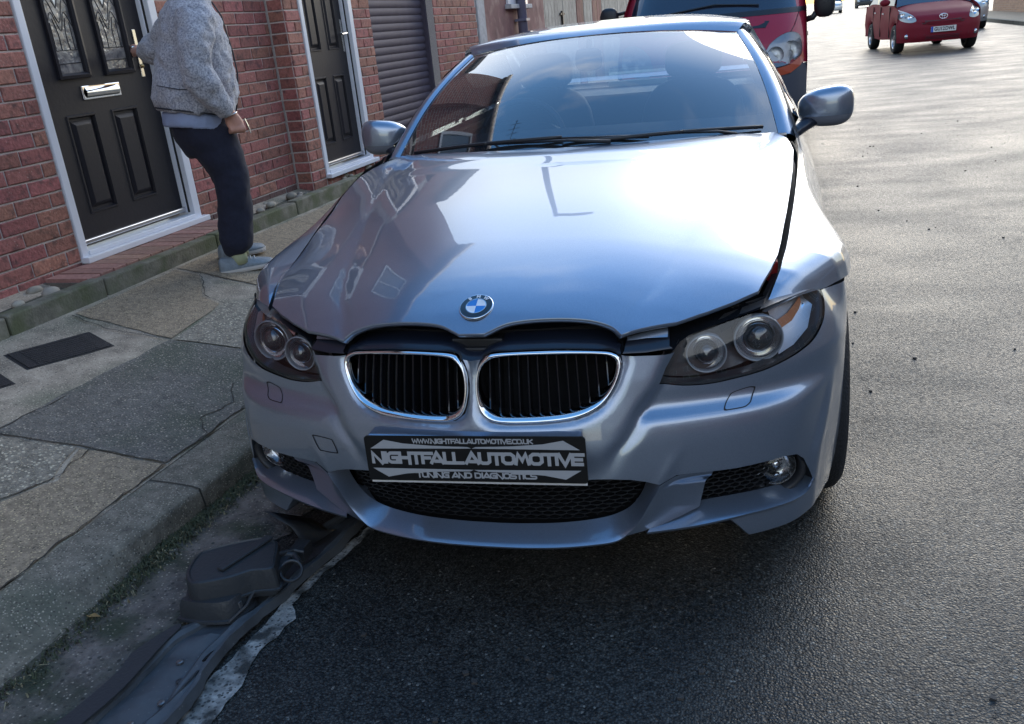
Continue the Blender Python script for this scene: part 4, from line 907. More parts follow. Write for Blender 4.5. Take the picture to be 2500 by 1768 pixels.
# headlamps
HLT = smoothpoly([(.981, .690), (.92, .702), (.80, .707), (.702, .702), (.626, .695), (.556, .683), (.508, .672), (.484, .662), (.467, .648)], 4)
HLP = [(.443, .616)] + HLB + HLT[1:]
for sg in (1, -1):
    P2 = [(a * sg, b) for a, b in (HLP if sg > 0 else HLP[::-1])]
    cen = np.array((.70, .635))
    def bulge(s, z): return -.004 + .004 * sstep(.60, .66, z)
    hl = fpatch('headlamp', P2, M_LENS, h=.016, ef=bulge, label=('headlamp with amber reflector and two projector lenses, right of the grille' if sg > 0 else 'headlamp left of the grille, inner ring half hidden by the bumper'))
    ctr = np.mean(np.array(HLP), axis=0)
    rows = [[FS(a * sg, b, -.008) for a, b in HLP], [FS(a * sg, b, -.05) for a, b in HLP]]
    MB().grid(rows, close=True).build('lamp_wall', M_LAMPIN, hl, smooth=True)
    q = [tuple(ctr + (np.array(p) - ctr) * 1.0) for p in HLP]; V, T = cdt(q, (), .03); mb = MB(); mb.add([FS(a * sg, b, -.060 - .05 * math.exp(-((a - .70) / .09) ** 2 - ((b - .635) / .05) ** 2)) for a, b in V], T)
    mb.build('lamp_bezel', M_LAMPIN, hl, smooth=True)
    MB().grid([[FS(a * sg, b, -.006) for a, b in HLB], [FS(a * sg, b + .005, -.009) for a, b in HLB]]).build('lamp_gasket', M_RUBBER, hl)
    for (s, z, ro, rl, nm, dep) in ((.553, .620, .047, .027, 'inner_projector', -.040), (.703, .632, .057, .035, 'outer_projector', -.042)):
        c = Vector(FS(s * sg, z, dep)); ax = Vector((.13 * sg, -1, .03)).normalized()
        pr = MB().lathe([(ro, -.012), (ro, .003), (ro * .985, .006), (ro * .93, .006), (ro * .91, .0), (ro * .90, -.02)], c, ax, 44).build(nm, M_CLEARP, hl, smooth=True)
        MB().lathe([(ro * .90, -.008), (ro * .74, -.02), (rl * 1.12, -.032), (rl * 1.08, -.006), (rl, -.004)], c, ax, 44).build('reflector_bowl', M_REFL, pr, smooth=True)
        MB().lathe([(0, .018), (rl * .35, .0165), (rl * .65, .011), (rl * .9, .003), (rl, -.006)], c, ax, 36).build('projector_glass', M_GBALL, pr, smooth=True)
    # amber side reflector and clear outer chamber
    MB().grid([[FS(s * sg, z, -.052) for s, z in ((.765, .698), (.82, .703), (.90, .701), (.972, .690))], [FS(s * sg, z, -.052) for s, z in ((.77, .655), (.83, .665), (.90, .676), (.968, .684))], [FS(s * sg, z, -.048) for s, z in ((.765, .62), (.82, .63), (.89, .648), (.955, .672))], [FS(s * sg, z, -.030) for s, z in ((.745, .590), (.80, .600), (.870, .623), (.940, .661))]]).build('side_chamber', M_CHAMB, hl, smooth=True)
    MB().grid([[FS(s * sg, z, -.044) for s, z in ((.772, .655), (.83, .664), (.885, .676), (.925, .683))], [FS(s * sg, z, -.044) for s, z in ((.778, .636), (.835, .645), (.885, .660), (.915, .670))]]).build('amber_reflector', M_AMBER, hl)
    MB().grid([[FS(s * sg, z, -.053) for s, z in ((.775, .62), (.83, .632), (.88, .648), (.93, .672))], [FS(s * sg, z, -.040) for s, z in ((.775, .600), (.83, .612), (.88, .628), (.93, .655))]]).build('side_reflector', M_REFL, hl)
    MB().grid([[FS(s * sg, z, -.056) for s, z in ((.60, .672), (.70, .695), (.80, .700), (.90, .695))], [FS(s * sg, z, -.048) for s, z in ((.60, .655), (.70, .684), (.80, .682), (.90, .685))]]).build('upper_reflector', M_REFL, hl)
    # black channel between lamp, bonnet and bumper
    top = [(.346, .658), (.40, .656), (.467, .650), (.484, .664), (.508, .674), (.556, .685), (.626, .697), (.702, .704)]
    rows = [[FS(a * sg, b, -.004) for a, b in top]]
    back = [(.30, .20, .69), (.37, .22, .695), (.44, .25, .695), (.48, .27, .70), (.52, .30, .705), (.57, .33, .705), (.61, .36, .705), (.66, .42, .70)]
    rows.append([(x * sg, y, z) for x, y, z in back]); MB().grid(rows).build('lamp_channel', M_GLBLK, car, smooth=True)
# painted bumper strip and slam panel above the kidneys
for sg in (1, -1):
    MB().grid([[FS(s * sg, .658, .0) for s in (.348, .40, .462)], [FS(s * sg, .664, -.004) for s in (.352, .40, .455)], [(x * sg, y, z) for x, y, z in ((.345, .175, .69), (.40, .19, .692), (.435, .205, .692))]]).build('bumper_top_strip', M_TRIM, car, smooth=True)
    MB().grid([[(x * sg, y, z) for x, y, z in ((.345, .142, .699), (.39, .155, .700), (.435, .168, .697))], [(x * sg, y, z) for x, y, z in ((.348, .125, .680), (.39, .138, .681), (.435, .150, .679))]]).build('slam_strip', M_PAINT, car, smooth=True)
rows = []
for s in np.linspace(-.345, .345, 41):
    a = abs(s); zt = float(np.interp(a, [0, .02, .03, .045, .087, .196, .301, .345], [.664, .665, .672, .681, .686, .686, .678, .664]))
    p = FK(s, zt, -.008); rows.append([FK(s, zt - .008, -.002), p, (p[0], p[1] + .015, zt + .006), (p[0], p[1] + .03, zt + .004), (p[0], p[1] + .06, zt + .010), (p[0] * .98, p[1] + .14, zt + .012), (p[0] * .95, p[1] + .22, .70)])
MB().grid(rows).build('slam_panel', M_TRIM, car, smooth=True)
mb = MB(); mb.box((-.062, .105, .664), (.062, .20, .6935)); mb.box((-.05, .09, .66), (.05, .104, .676)); mb.build('latch_cover', M_BLK, car, bevel=.004)
# washer covers and towing eye cover: shut lines
def shutline(P, sg, nm, w=.0022):
    Q = smoothpoly(P, 4, True); c = np.mean(np.array(Q), axis=0)
    A = [FS(a * sg, b, .0012) for a, b in Q]; q2 = [tuple(c + (np.array(p) - c) * (1 - w / .022)) for p in Q]; B = [FS(a * sg, b, .0012) for a, b in q2]
    o = MB().grid([A, B], close=True).build(nm, M_RUBBER, car)
WSH = [(.649, .541), (.643, .5455), (.628, .546), (.593, .540), (.582, .531), (.566, .514), (.566, .509), (.575, .5085), (.609, .509), (.622, .512), (.634, .519)]
shutline(WSH, 1, 'washer_cover'); shutline(WSH, -1, 'washer_cover')
shutline([(.441, .450), (.388, .449), (.379, .444), (.367, .419), (.372, .413), (.415, .412), (.428, .414), (.447, .445)], -1, 'towing_cover')
# ------------------------------------------------------------------ bonnet, wings, cabin
ZC = np.array(smoothpoly([(.03, .690), (.07, .716), (.10, .742), (.131, .761), (.2, .789), (.3, .818), (.45, .851), (.7, .892), (1.0, .927), (1.3, .955), (1.6, .972)], 8))
XK = np.array(smoothpoly([(.03, .32), (.106, .336), (.2, .375), (.3, .41), (.55, .47), (.8, .53), (1.1, .60), (1.45, .675), (1.6, .70)], 8))
XE = np.array(smoothpoly([(.03, .52), (.15, .565), (.2, .59), (.3, .636), (.40, .665), (.48, .683), (.65, .703), (.75, .714), (.93, .731), (1.06, .743), (1.25, .753), (1.45, .742), (1.6, .70)], 8))
ZE = np.array(smoothpoly([(.03, .60), (.15, .655), (.2, .683), (.3, .727), (.40, .752), (.48, .766), (.65, .793), (.75, .815), (.93, .848), (1.06, .880), (1.25, .912), (1.45, .925), (1.6, .927)], 8))
f1 = lambda A, y: float(np.interp(y, A[:, 0], A[:, 1]))
def HZ(x, y):
    a = abs(x); zc, xk, xe, ze = f1(ZC, y), f1(XK, y), f1(XE, y), f1(ZE, y)
    zk = zc - float(np.interp(y, [.05, .3, 1.0, 1.5], [.046, .042, .034, .032]))
    def inner(a): u = a / xk; return zc - (zc - zk) * (.35 * u * u + .65 * u ** 4)
    def outer(a): w = (a - xk) / max(.02, xe - xk); return zk + (ze - zk) * (.25 * w + .75 * w * w) if w < 1.2 else ze
    bl = sstep(xk - .022, xk + .022, a); z = (inner(min(a, xk + .03)) * (1 - bl) if bl < 1 else 0) + (outer(max(a, xk - .03)) * bl if bl > 0 else 0)
    # faint inner bonnet lines and the flattened rear edge
    z += .0045 * sstep(1.10, 1.22, y) * (1 - sstep(xk - .10, xk - .03, a))
    return z + .0105 * (x / .636) * max(0, 1 - y / 1.5)
NOTCH = smoothpoly([(.030, .072), (.046, .079), (.078, .091), (.125, .099), (.20, .107), (.27, .113), (.312, .112), (.330, .107), (.338, .102)], 4)
HR = NOTCH + [(.40, .128), (.455, .153), (.52, .20), (.58, .25), (.632, .30), (.662, .40), (.680, .48), (.69, .56), (.699, .65), (.711, .75), (.728, .93), (.740, 1.06), (.750, 1.25), (.739, 1.43), (.715, 1.549), (.62, 1.475), (.50, 1.405), (.36, 1.35), (.2, 1.312), (.1, 1.302)]
hp = HR + [(0, 1.30)] + [(-a, b) for a, b in HR[::-1]]
def hnorm(x, y):
    d = .003; v = Vector((-(HZ(x + d, y) - HZ(x - d, y)) / (2 * d), -(HZ(x, y + d) - HZ(x, y - d)) / (2 * d), 1)); return v.normalized()
V, T = cdt(hp, (), .02); mb = MB(); mb.keep = True
mb.add([(x, y, HZ(x, y)) for x, y in V], T)
hood = mb.build('bonnet', M_PAINT, car, smooth=True, label='silver blue bonnet standing slightly open')
hood.data.normals_split_custom_set_from_vertices([tuple(hnorm(x, y)) for x, y in V])
# rolled edge below the bonnet outline
P = densify(hp, .02); c0 = np.array((0, .7))
rows = []
for dz, k in ((0, 1), (-.0015, 1.0006), (-.008, 1.0), (-.013, .985)):
    rows.append([tuple(list(c0 + (np.array(p) - c0) * k) + [HZ(*p) + dz]) for p in P])
MB().grid(rows, close=True).build('bonnet_edge', M_PAINT, hood, smooth=True)
V2, T2_ = cdt([tuple(c0 + (np.array(p) - c0) * .984) for p in HR + [(0, 1.30)] + [(-a, b) for a, b in HR[::-1]]], (), .09); mb = MB(); mb.add([(x, y, HZ(x / .984, c0[1] + (y - c0[1]) / .984) - .0145) for x, y in V2], T2_); mb.build('bonnet_lining', M_BLK, hood)
# roundel
M_WHT = mat('badge_white', (.80, .81, .84), .2, coat=.6); M_BLU = mat('badge_blue', (.02, .20, .60), .2, coat=.6)
cx, cy = 0.0, .131; cz = HZ(cx, cy); nn = hnorm(cx, cy); U = Vector((1, 0, 0)); Vv = nn.cross(U).normalized(); U = Vv.cross(nn).normalized(); bc = Vector((cx, cy, cz))
def BP(r, a, h): return bc + (U * cos(a) + Vv * sin(a)) * r + nn * h
badge = MB().grid([[BP(r, 2 * pi * j / 48, h) for j in range(48)] for r, h in ((.041, -.002), (.041, .003), (.0395, .0045), (.0385, .0042))], close=True).build('roundel', M_CHROME, car, smooth=True, label='round badge with blue and white quarters')
MB().grid([[BP(r, 2 * pi * j / 48, h) for j in range(48)] for r, h in ((.0385, .0042), (.0245, .0052))], close=True).build('badge_ring', M_GLBLK, badge, smooth=True)
MB().grid([[BP(r, 2 * pi * j / 48, h) for j in range(48)] for r, h in ((.0248, .0052), (.0245, .0060), (.0232, .0060), (.0229, .0052))], close=True).build('badge_inner_rim', M_CHROME, badge)
for k, m in ((0, M_WHT), (1, M_BLU), (2, M_WHT), (3, M_BLU)):
    MB().grid([[BP(0, 0, .0055)] * 9, [BP(.0231, pi / 2 * (k + j / 8), .0052) for j in range(9)]]).build('badge_quarter', m, badge)
FONT = None
def textmesh(txt, m, par, size, M4, name, extrude=.0004, bold=0.0, sx=1.0):
    cu = bpy.data.curves.new(name, 'FONT'); cu.body = txt; cu.size = size; cu.align_x = 'CENTER'; cu.align_y = 'CENTER'; cu.extrude = extrude; cu.offset = bold; cu.resolution_u = 3
    t = bpy.data.objects.new(name, cu); COL.objects.link(t); dg = bpy.context.evaluated_depsgraph_get(); dg.update()
    me = bpy.data.meshes.new_from_object(t.evaluated_get(dg)); bpy.data.objects.remove(t)
    o = bpy.data.objects.new(name, me); COL.objects.link(o); me.materials.clear(); me.materials.append(m)
    me.transform(M4 @ Matrix.Diagonal((sx, 1, 1, 1)))
    if par: b = BASE[par.name]; me.transform(Matrix.Translation((-b[0], -b[1], -b[2]))); o.parent = par
    return o
for ch, a in (('B', radians(128)), ('M', radians(90)), ('W', radians(52))):
    rd = (U * cos(a) + Vv * sin(a)); tg = (U * sin(a) - Vv * cos(a))
    M4 = Matrix((tg, rd, nn)).transposed().to_4x4(); M4.translation = bc + rd * .0313 + nn * .0052
    textmesh(ch, M_WHT, badge, .0125, M4, 'badge_letter', bold=.0004)
# engine bay liner seen through the gaps
MB().box((-.60, .30, .45), (.60, 1.35, .70)).build('engine_bay', M_VOID, car)
for sg in (1, -1):
    # gap channel between bonnet and wing
    ys = [.30, .40, .48, .56, .65, .75, .93, 1.06, 1.25, 1.43]
    MB().grid([[(sg * (f1(XE, y) - .02), y, f1(ZE, y) - .05) for y in ys], [(sg * (f1(XE, y) + .004), y, f1(ZE, y) - .045) for y in ys], [(sg * (f1(XE, y) + .010), y, f1(ZE, y) - .012) for y in ys]]).build('wing_channel', M_BLK, car)
MB().box((.655, .50, .70), (.682, .545, .752)).build('wiring_cap', M_RED, car, bevel=.004)
# wings, doors, rear quarters as one skin per panel
ST = [  # y, gap A, crest B, side C, lower D
 (.293, (.643, .690), (.645, .689), (.647, .6885), (.650, .688)), (.34, (.660, .712), (.668, .708), (.678, .701), (.688, .694)), (.38, (.673, .734), (.69, .727), (.706, .714), (.722, .697)), (.43, (.686, .752), (.718, .742), (.742, .722), (.758, .693)), (.48, (.693, .762), (.745, .748), (.775, .722), (.792, .686)),
 (.55, (.704, .775), (.785, .756), (.818, .730), (.833, .685)), (.62, (.712, .787), (.815, .756), (.850, .722), (.862, .678)), (.70, (.720, .804), (.825, .763), (.866, .722), (.877, .676)), (.78, (.729, .822), (.825, .772), (.866, .722), (.880, .687)),
 (.86, (.737, .838), (.815, .785), (.862, .722), (.880, .678)), (.94, (.744, .853), (.803, .803), (.855, .715), (.876, .650)), (1.02, (.751, .872), (.795, .82), (.848, .70), (.870, .598)), (1.08, (.756, .884), (.793, .832), (.845, .68), (.866, .52)), (1.13, (.759, .892), (.793, .84), (.850, .66), (.862, .38)),
 (1.15, (.761, .896), (.793, .843), (.852, .65), (.860, .20)), (1.3, (.766, .922), (.798, .862), (.860, .64), (.858, .20)), (1.55, (.764, .940), (.803, .872), (.872, .65), (.858, .20)), (1.9, (.770, .947), (.808, .88), (.882, .65), (.86, .20)), (2.5, (.778, .955), (.815, .885), (.886, .65), (.86, .20)), (3.0, (.78, .96), (.82, .89), (.886, .66), (.86, .20))]
STR = [(3.0, (.78, .96), (.82, .89), (.886, .66), (.86, .20)), (3.19, (.78, .962), (.825, .892), (.888, .67), (.86, .20)), (3.2, (.78, .962), (.825, .892), (.888, .70), (.882, .42)), (3.32, (.778, .964), (.828, .892), (.890, .74), (.886, .63)), (3.54, (.77, .966), (.83, .89), (.892, .77), (.888, .70)), (3.76, (.755, .966), (.825, .885), (.888, .74), (.884, .63)), (3.88, (.74, .965), (.815, .88), (.884, .70), (.88, .42)), (3.9, (.735, .965), (.81, .88), (.88, .65), (.86, .22)), (4.2, (.66, .955), (.77, .86), (.85, .65), (.82, .24)), (4.45, (.55, .92), (.68, .83), (.76, .65), (.72, .26)), (4.58, (.3, .86), (.42, .8), (.5, .65), (.45, .28))]
def sect(st, y, t):
    i = max(0, min(len(st) - 2, next((k for k in range(len(st) - 1) if st[k + 1][0] >= y), len(st) - 2))); a, b = st[i], st[i + 1]; w = (y - a[0]) / (b[0] - a[0]); w = min(1, max(0, w))
    P = [tuple(a[k][j] * (1 - w) + b[k][j] * w for j in (0, 1)) for k in (1, 2, 3, 4)]
    q = SP(P, t); return q
def SP(P, t):
    P = [np.array(p) for p in P]; Q = [2 * P[0] - P[1]] + P + [2 * P[-1] - P[-2]]; u = t * 3; i = min(2, int(u)); u -= i; a, b, c, d = Q[i:i + 4]
    return .5 * ((2 * b) + (-a + c) * u + (2 * a - 5 * b + 4 * c - d) * u * u + (-a + 3 * b - 3 * c + d) * u ** 3)
def skin(name, st, y0, y1, sg, ny=40, nt_=22, m=None):
    ys = [y for y in sorted(set([y0, y1] + [a[0] for a in st if y0 < a[0] < y1] + list(np.linspace(y0, y1, ny))))]
    rows = []
    for y in ys:
        r_ = []
        for t in np.linspace(0, 1, nt_): q = sect(st, y, t); k_ = max(0, 1 - t * 3.5) if sg < 0 and y < 1.5 else 0; r_.append(((q[0] - .0095 * k_) * sg, y, q[1] - .013 * k_ * (1 - y / 1.5)))
        rows.append(r_)
    o = MB().grid(rows).build(name, m or M_PAINT, car, smooth=True, weld=.0006)
    return o
for sg in (1, -1):
    skin('front_wing', ST, .293, 1.545, sg, 60)
    skin('car_door', ST, 1.552, 2.85, sg, 16); skin('rear_quarter', STR, 3.0, 4.58, sg, 30); skin('rear_side', ST, 2.857, 3.0, sg, 3)
    # side crease line and rubbing of wheel arch edge
    rows = []
    for k in range(25):
        a = pi * k / 24; y = .78 - cos(a) * .352; z = .33 + sin(a) * .352; x = float(np.interp(y, [.43, .5, .6, .7, .78, .9, 1.0, 1.13], [.838, .848, .862, .874, .877, .876, .868, .860]))
        x -= .012; rows.append([(sg * x, y, z), (sg * (x - .008), .78 - cos(a) * .345, .33 + sin(a) * .345), (sg * (x - .07), .78 - cos(a) * .345, .33 + sin(a) * .345), (sg * (x - .30), .78 - cos(a) * .36, .33 + sin(a) * .36)])
    MB().grid(rows).build('wheel_arch', M_BLK, car, smooth=True)
# wheels
def wheel(x, y, par, sg, R=.318, wd=.225, rim=.238, m=None, steer=0):
    c = Vector((x, y, R)); Rm = Matrix.Rotation(steer, 3, 'Z')
    def T_(p): return tuple(c + Rm @ Vector(p))
    pr = [(rim, -wd / 2 + .01), (rim + .02, -wd / 2), (R - .03, -wd / 2 - .002), (R - .008, -wd / 2 + .015), (R, -wd / 2 + .035), (R, wd / 2 - .035), (R - .008, wd / 2 - .015), (R - .03, wd / 2 + .002), (rim + .02, wd / 2), (rim, wd / 2 - .01)]
    t = MB().grid([[T_((h, cos(2 * pi * j / 48) * r_, sin(2 * pi * j / 48) * r_)) for j in range(48)] for r_, h in pr], close=True).build('wheel', M_TYRE, par, smooth=True)
    g = MB().grid([[T_((sg * h, cos(2 * pi * j / 40) * r_, sin(2 * pi * j / 40) * r_)) for j in range(40)] for r_, h in ((rim, -.09), (rim, wd / 2 - .012), (rim - .012, wd / 2 - .008), (rim - .02, wd / 2 - .03), (rim - .03, -.02), (0, -.02))], close=True).build('rim', M_BLK if par is None else M_ALLOY, t, smooth=True)
    mb = MB()
    for k in range(10):
        a = 2 * pi * k / 10 + .1; d = .016; e = [(.05, a - .25), (rim - .02, a - .07), (rim - .02, a + .07), (.05, a + .25)]
        mb.add([T_((sg * (wd / 2 - .035), cos(b_) * r_, sin(b_) * r_)) for r_, b_ in e] + [T_((sg * (wd / 2 - .065), cos(b_) * r_, sin(b_) * r_)) for r_, b_ in e], [(0, 1, 2, 3), (0, 4, 5, 1), (1, 5, 6, 2), (2, 6, 7, 3)])
    mb.build('spokes', M_ALLOY, t)
    return t
for sg in (1, -1):
    wheel(sg * .752, .78, car, sg); wheel(sg * .755, 3.54, car, sg)
MB().box((-.62, .20, .17), (.62, 4.3, .22)).build('underbody', M_VOID, car)
# windscreen, pillars, roof
WB = lambda u: (u * .715, 1.30 + .249 * abs(u) ** 2.1, .957 - .035 * abs(u) ** 2)
WT = lambda u: (u * .566, 2.05 + .165 * abs(u) ** 2.1, 1.302 - .043 * abs(u) ** 2.2)
def WSP(u, v, e=0):
    a, b = np.array(WB(u)), np.array(WT(u)); p = a * (1 - v) + b * v; p[2] += .028 * sin(pi * v); p[1] -= .012 * sin(pi * v); p[0] *= 1 + .018 * sin(pi * v)
    return (p[0], p[1] - e * .4, p[2] + e * .9)
us = np.linspace(-1, 1, 41); vs = np.linspace(0, 1, 25)
ws = MB().grid([[WSP(u, v) for u in us] for v in vs]).build('windscreen', M_WS, car, smooth=True)
# black frit border
mb = MB(); vv = np.linspace(0, 1, 25)
for a, b in ((-1, -.955), (.955, 1)): mb.grid([[WSP(a, v, -.004) for v in vv], [WSP(b, v, -.004) for v in vv]])
mb.grid([[WSP(u, 0, -.004) for u in us], [WSP(u, .085, -.004) for u in us]]); mb.grid([[WSP(u, 1, -.004) for u in us], [WSP(u, .97, -.004) for u in us]])
mb.build('screen_border', M_GLBLK, ws)
mb = MB()
for sg in (1, -1):
    rows = []
    for v in np.linspace(-.02, 1, 22):
        a = Vector(WSP(sg, max(v, 0))); 
        w = .060 - .012 * v
        if v < 0: a += Vector((0, -.01, -.006))
        rows.append([a + Vector((sg * .000, 0, .002)), a + Vector((sg * .010, .004, .010)), a + Vector((sg * w * .6, .014, .010)), a + Vector((sg * w, .03, -.006)), a + Vector((sg * (w + .004), .05, -.03))])
    MB().grid(rows).build('windscreen_pillar', M_PAINT, car, smooth=True)
    MB().grid([[tuple(Vector(r_[3]) + Vector((sg * .001, .001, 0))) for r_ in rows], [tuple(Vector(r_[3]) + Vector((sg * .009, .012, -.004))) for r_ in rows], [tuple(Vector(r_[3]) + Vector((sg * .006, .035, -.025))) for r_ in rows]]).build('window_seal', M_RUBBER, car, smooth=True)
    bot = [(sg * .775, y, z) for y, z in ((1.66, .945), (2.0, .952), (2.5, .96), (3.0, .968), (3.3, .972))]
    tp = [(sg * x, y, z) for x, y, z in ((.765, 1.72, .98), (.67, 2.10, 1.20), (.610, 2.45, 1.302), (.605, 2.85, 1.295), (.66, 3.28, 1.12))]
    MB().grid([resample(bot, 20), [tuple((np.array(a) + np.array(b)) / 2 + np.array((sg * .018, 0, 0))) for a, b in zip(resample(bot, 20), resample(tp, 20))], resample(tp, 20)]).build('side_window', M_SIDEG, car, smooth=True)
    MB().grid([[(sg * .752, y, z - .012) for y, z in ((1.72, .950), (2.0, .955), (3.3, .975))], [(sg * .781, y, z + .008) for y, z in ((1.74, .948), (2.0, .955), (3.3, .972))]]).build('waist_seal', M_CHROME, car)
# header rail + roof
def RF(u, y):
    yy = [1.9, 2.05, 2.12, 2.3, 2.6, 2.9, 3.2, 3.5]; zc = float(np.interp(y, yy, [1.28, 1.304, 1.322, 1.345, 1.358, 1.352, 1.31, 1.22])); hw = float(np.interp(y, [2.0, 2.22, 2.6, 3.0, 3.5], [.60, .612, .61, .60, .56]))
    zc -= float(np.interp(y, [2.0, 2.3, 3.2], [.055, .050, .07])) * abs(u) ** 3
    return (u * hw, y, zc)
us2 = np.linspace(-1, 1, 41)
rows = []
for k, d in enumerate((0, .012, .035, .07, .10)):
    rows.append([tuple(np.array(WT(u)) * (1 - k / 4) + np.array(RF(u, WT(u)[1] + .10)) * k / 4 + np.array((u * .004, 0, .010 * sin(pi * k / 4) + .003))) for u in us2])
MB().grid(rows).build('header_rail', M_PAINT, car, smooth=True)
rows = [[RF(u * .985, y0_ + .105 + (3.05 - y0_ - .105) * w) for u, y0_ in [(u, WT(u)[1]) for u in us2]] for w in np.linspace(0, 1, 26)]
MB().grid(rows).build('roof_panel', M_PAINT, car, smooth=True)
MB().grid([[(x, y, z - .012) for x, y, z in rows[0]], [(x, y - .02, z - .014) for x, y, z in rows[0]]]).build('roof_seal', M_RUBBER, car)
for sg in (1, -1):
    r_ = []
    for y in np.linspace(2.27, 3.3, 18):
        p = Vector(RF(sg * .985, min(y, 3.05))); p.z -= max(0, y - 3.05) * .55; p.y = y; p.x *= 1 - max(0, y - 3.05) * .1
        r_.append([p, p + Vector((sg * .015, 0, -.008)), p + Vector((sg * .022, 0, -.028)), p + Vector((sg * .012, 0, -.05))])
    MB().grid(r_).build('roof_rail', M_PAINT, car, smooth=True)
    # rear pillar
    MB().grid([[(sg * .60, 2.98, 1.30), (sg * .60, 3.2, 1.24), (sg * .56, 3.45, 1.13)], [(sg * .70, 3.1, 1.12), (sg * .69, 3.4, 1.08), (sg * .64, 3.7, 1.03)], [(sg * .78, 3.2, .97), (sg * .765, 3.6, .965), (sg * .72, 3.95, .965)]]).build('rear_pillar', M_PAINT, car, smooth=True, sub=2)
# rear window frame (open to the van behind), rear deck and boot
mb = MB(); mb.grid([[(x, 3.05, 1.335 - .07 * abs(x / .6) ** 3) for x in np.linspace(-.6, .6, 9)], [(x * .98, 3.12, 1.30 - .06 * abs(x / .6) ** 3) for x in np.linspace(-.6, .6, 9)]]); mb.build('rear_roof_panel', M_PAINT, car, smooth=True)
MB().grid([[(x, 3.12, 1.295) for x in (-.57, 0, .57)], [(x, 3.62, 1.03) for x in (-.63, 0, .63)]]).build('rear_window', glassmat('rear_glass', (.75, .80, .80), 0, .02, .6), car)
MB().grid([[(x, y, z) for x in (-.74, -.4, 0, .4, .74)] for y, z in ((3.60, 1.02), (3.9, .985), (4.3, .98), (4.55, .93))]).build('boot_lid', M_PAINT, car, smooth=True)
MB().grid([[(x, y, z) for x in (-.72, 0, .72)] for y, z in ((4.50, .93), (4.58, .80), (4.60, .5), (4.50, .25))]).build('rear_bumper', M_PAINT, car, smooth=True)
# cabin
MB().grid([[(x, y, z) for x in np.linspace(-.68, .68, 13)] for y, z in ((1.36, .915), (1.6, .945), (1.85, .965), (1.96, .95), (1.98, .70))]).build('dashboard', M_DASH, car, smooth=True)
MB().grid([[(-.33 + .19 * u, 1.90 + .05 * v, .955 + .045 * math.sqrt(max(0, 1 - u * u)) * (1 - .3 * v)) for u in np.linspace(-1, 1, 13)] for v in (0, 1)]).build('instrument_cowl', M_DASH, car, smooth=True)
MB().box((-.72, 1.4, .25), (.72, 3.7, .32)).build('cabin_floor', M_VOID, car)
MB().box((-.74, 1.5, .3), (-.70, 3.6, .93)).build('door_card', M_DASH, car); MB().box((.70, 1.5, .3), (.74, 3.6, .93)).build('door_card', M_DASH, car)
MB().box((-.66, 3.10, .3), (.66, 3.7, .985)).build('parcel_shelf', M_DASH, car)
mb = MB(); mb.tube([(-.33 + cos(a) * .185, 2.02 + sin(a) * .05, .90 + sin(a) * .165) for a in np.linspace(0, 2 * pi, 33)], .014, 8, cap=False)
sw = mb.build('steering_wheel', M_DASH, car, smooth=True)
for x in (-.36, .36):
    def rb(cx, cy, cz, hx, hy, hz, name, par, lean=0, p=3.2, m=M_LEATH):
        rows = []
        for v in np.linspace(-pi / 2, pi / 2, 13):
            rr = []
            for u_ in np.linspace(0, 2 * pi, 24, endpoint=False):
                q = lambda c: math.copysign(abs(c) ** (2 / p), c)
                z = q(sin(v)) * hz; rr.append((cx + q(cos(v)) * q(cos(u_)) * hx, cy + q(cos(v)) * q(sin(u_)) * hy + z * lean, cz + z))
            rows.append(rr)
        return MB().grid(rows, close=True).build(name, m, par, smooth=True)
    st_ = rb(x, 2.62, .75, .25, .075, .32, 'seat_back', car, .25)
    rb(x, 2.76, 1.145, .135, .05, .085, 'headrest', st_, .15); rb(x, 2.35, .48, .25, .27, .09, 'seat_cushion', st_)
    mb = MB()
    for d in (-.05, .05): mb.tube([(x + d, 2.73, .98), (x + d, 2.755, 1.10)], .007, 6)
    mb.build('headrest_post', M_CHROME, st_)
mb = MB(); rv = rb(-.022, 2.035, 1.212, .056, .018, .045, 'rear_view_mirror', car, 0, 3.5, M_GLBLK)
MB().tube([(-.02, 2.04, 1.25), (-.02, 2.055, 1.285)], .012, 8).build('mirror_stalk', M_GLBLK, rv)
M_PALE = mat('bright_patch_pale', (.62, .66, .52), .7)
MB().box((-.172, 3.58, .990), (.166, 3.60, 1.018)).box((-.172, 3.58, .958), (-.12, 3.60, .975)).box((-.112, 3.58, .955), (.166, 3.60, .962)).build('bright_patch_strip', M_PALE, car, label='pale strip added on the parcel shelf to imitate a bright patch in the windscreen')  # made-up strip, added to imitate the bright patch showing in the windscreen
# scuttle and wipers
MB().grid([[(x, 1.235 + .245 * (abs(x) / .70) ** 2, .925 - .012 * (abs(x) / .7) ** 2) for x in np.linspace(-.70, .70, 15)], [(x * 1.0, 1.34 + .245 * (abs(x) / .70) ** 2, .938 - .025 * (abs(x) / .7) ** 2) for x in np.linspace(-.70, .70, 15)]]).build('scuttle', M_BLK, car, smooth=True)
def ww(u, v, e): return WSP(u, v, e)
def wiper(u0, u1, v0, v1, ua, nm):
    b = MB(); b.tube([ww(u0 + (u1 - u0) * k / 12, v0 + (v1 - v0) * k / 12, .012 + .006 * sin(pi * k / 12)) for k in range(13)], [(.004, .0065)] * 13, 8)
    o = b.build(nm, M_BLK, car, smooth=True)
    um, vm = (u0 + u1) / 2, (v0 + v1) / 2
    a = MB(); a.tube([ww(ua, .005, .012), ww(ua * .7 + um * .3, .02, .018), ww(um, vm, .016), ww(um + (u1 - u0) * .04, vm, .020)], [(.011, .008), (.007, .005), (.005, .004), (.008, .006)], 8); a.build('wiper_arm', M_BLK, o, smooth=True)
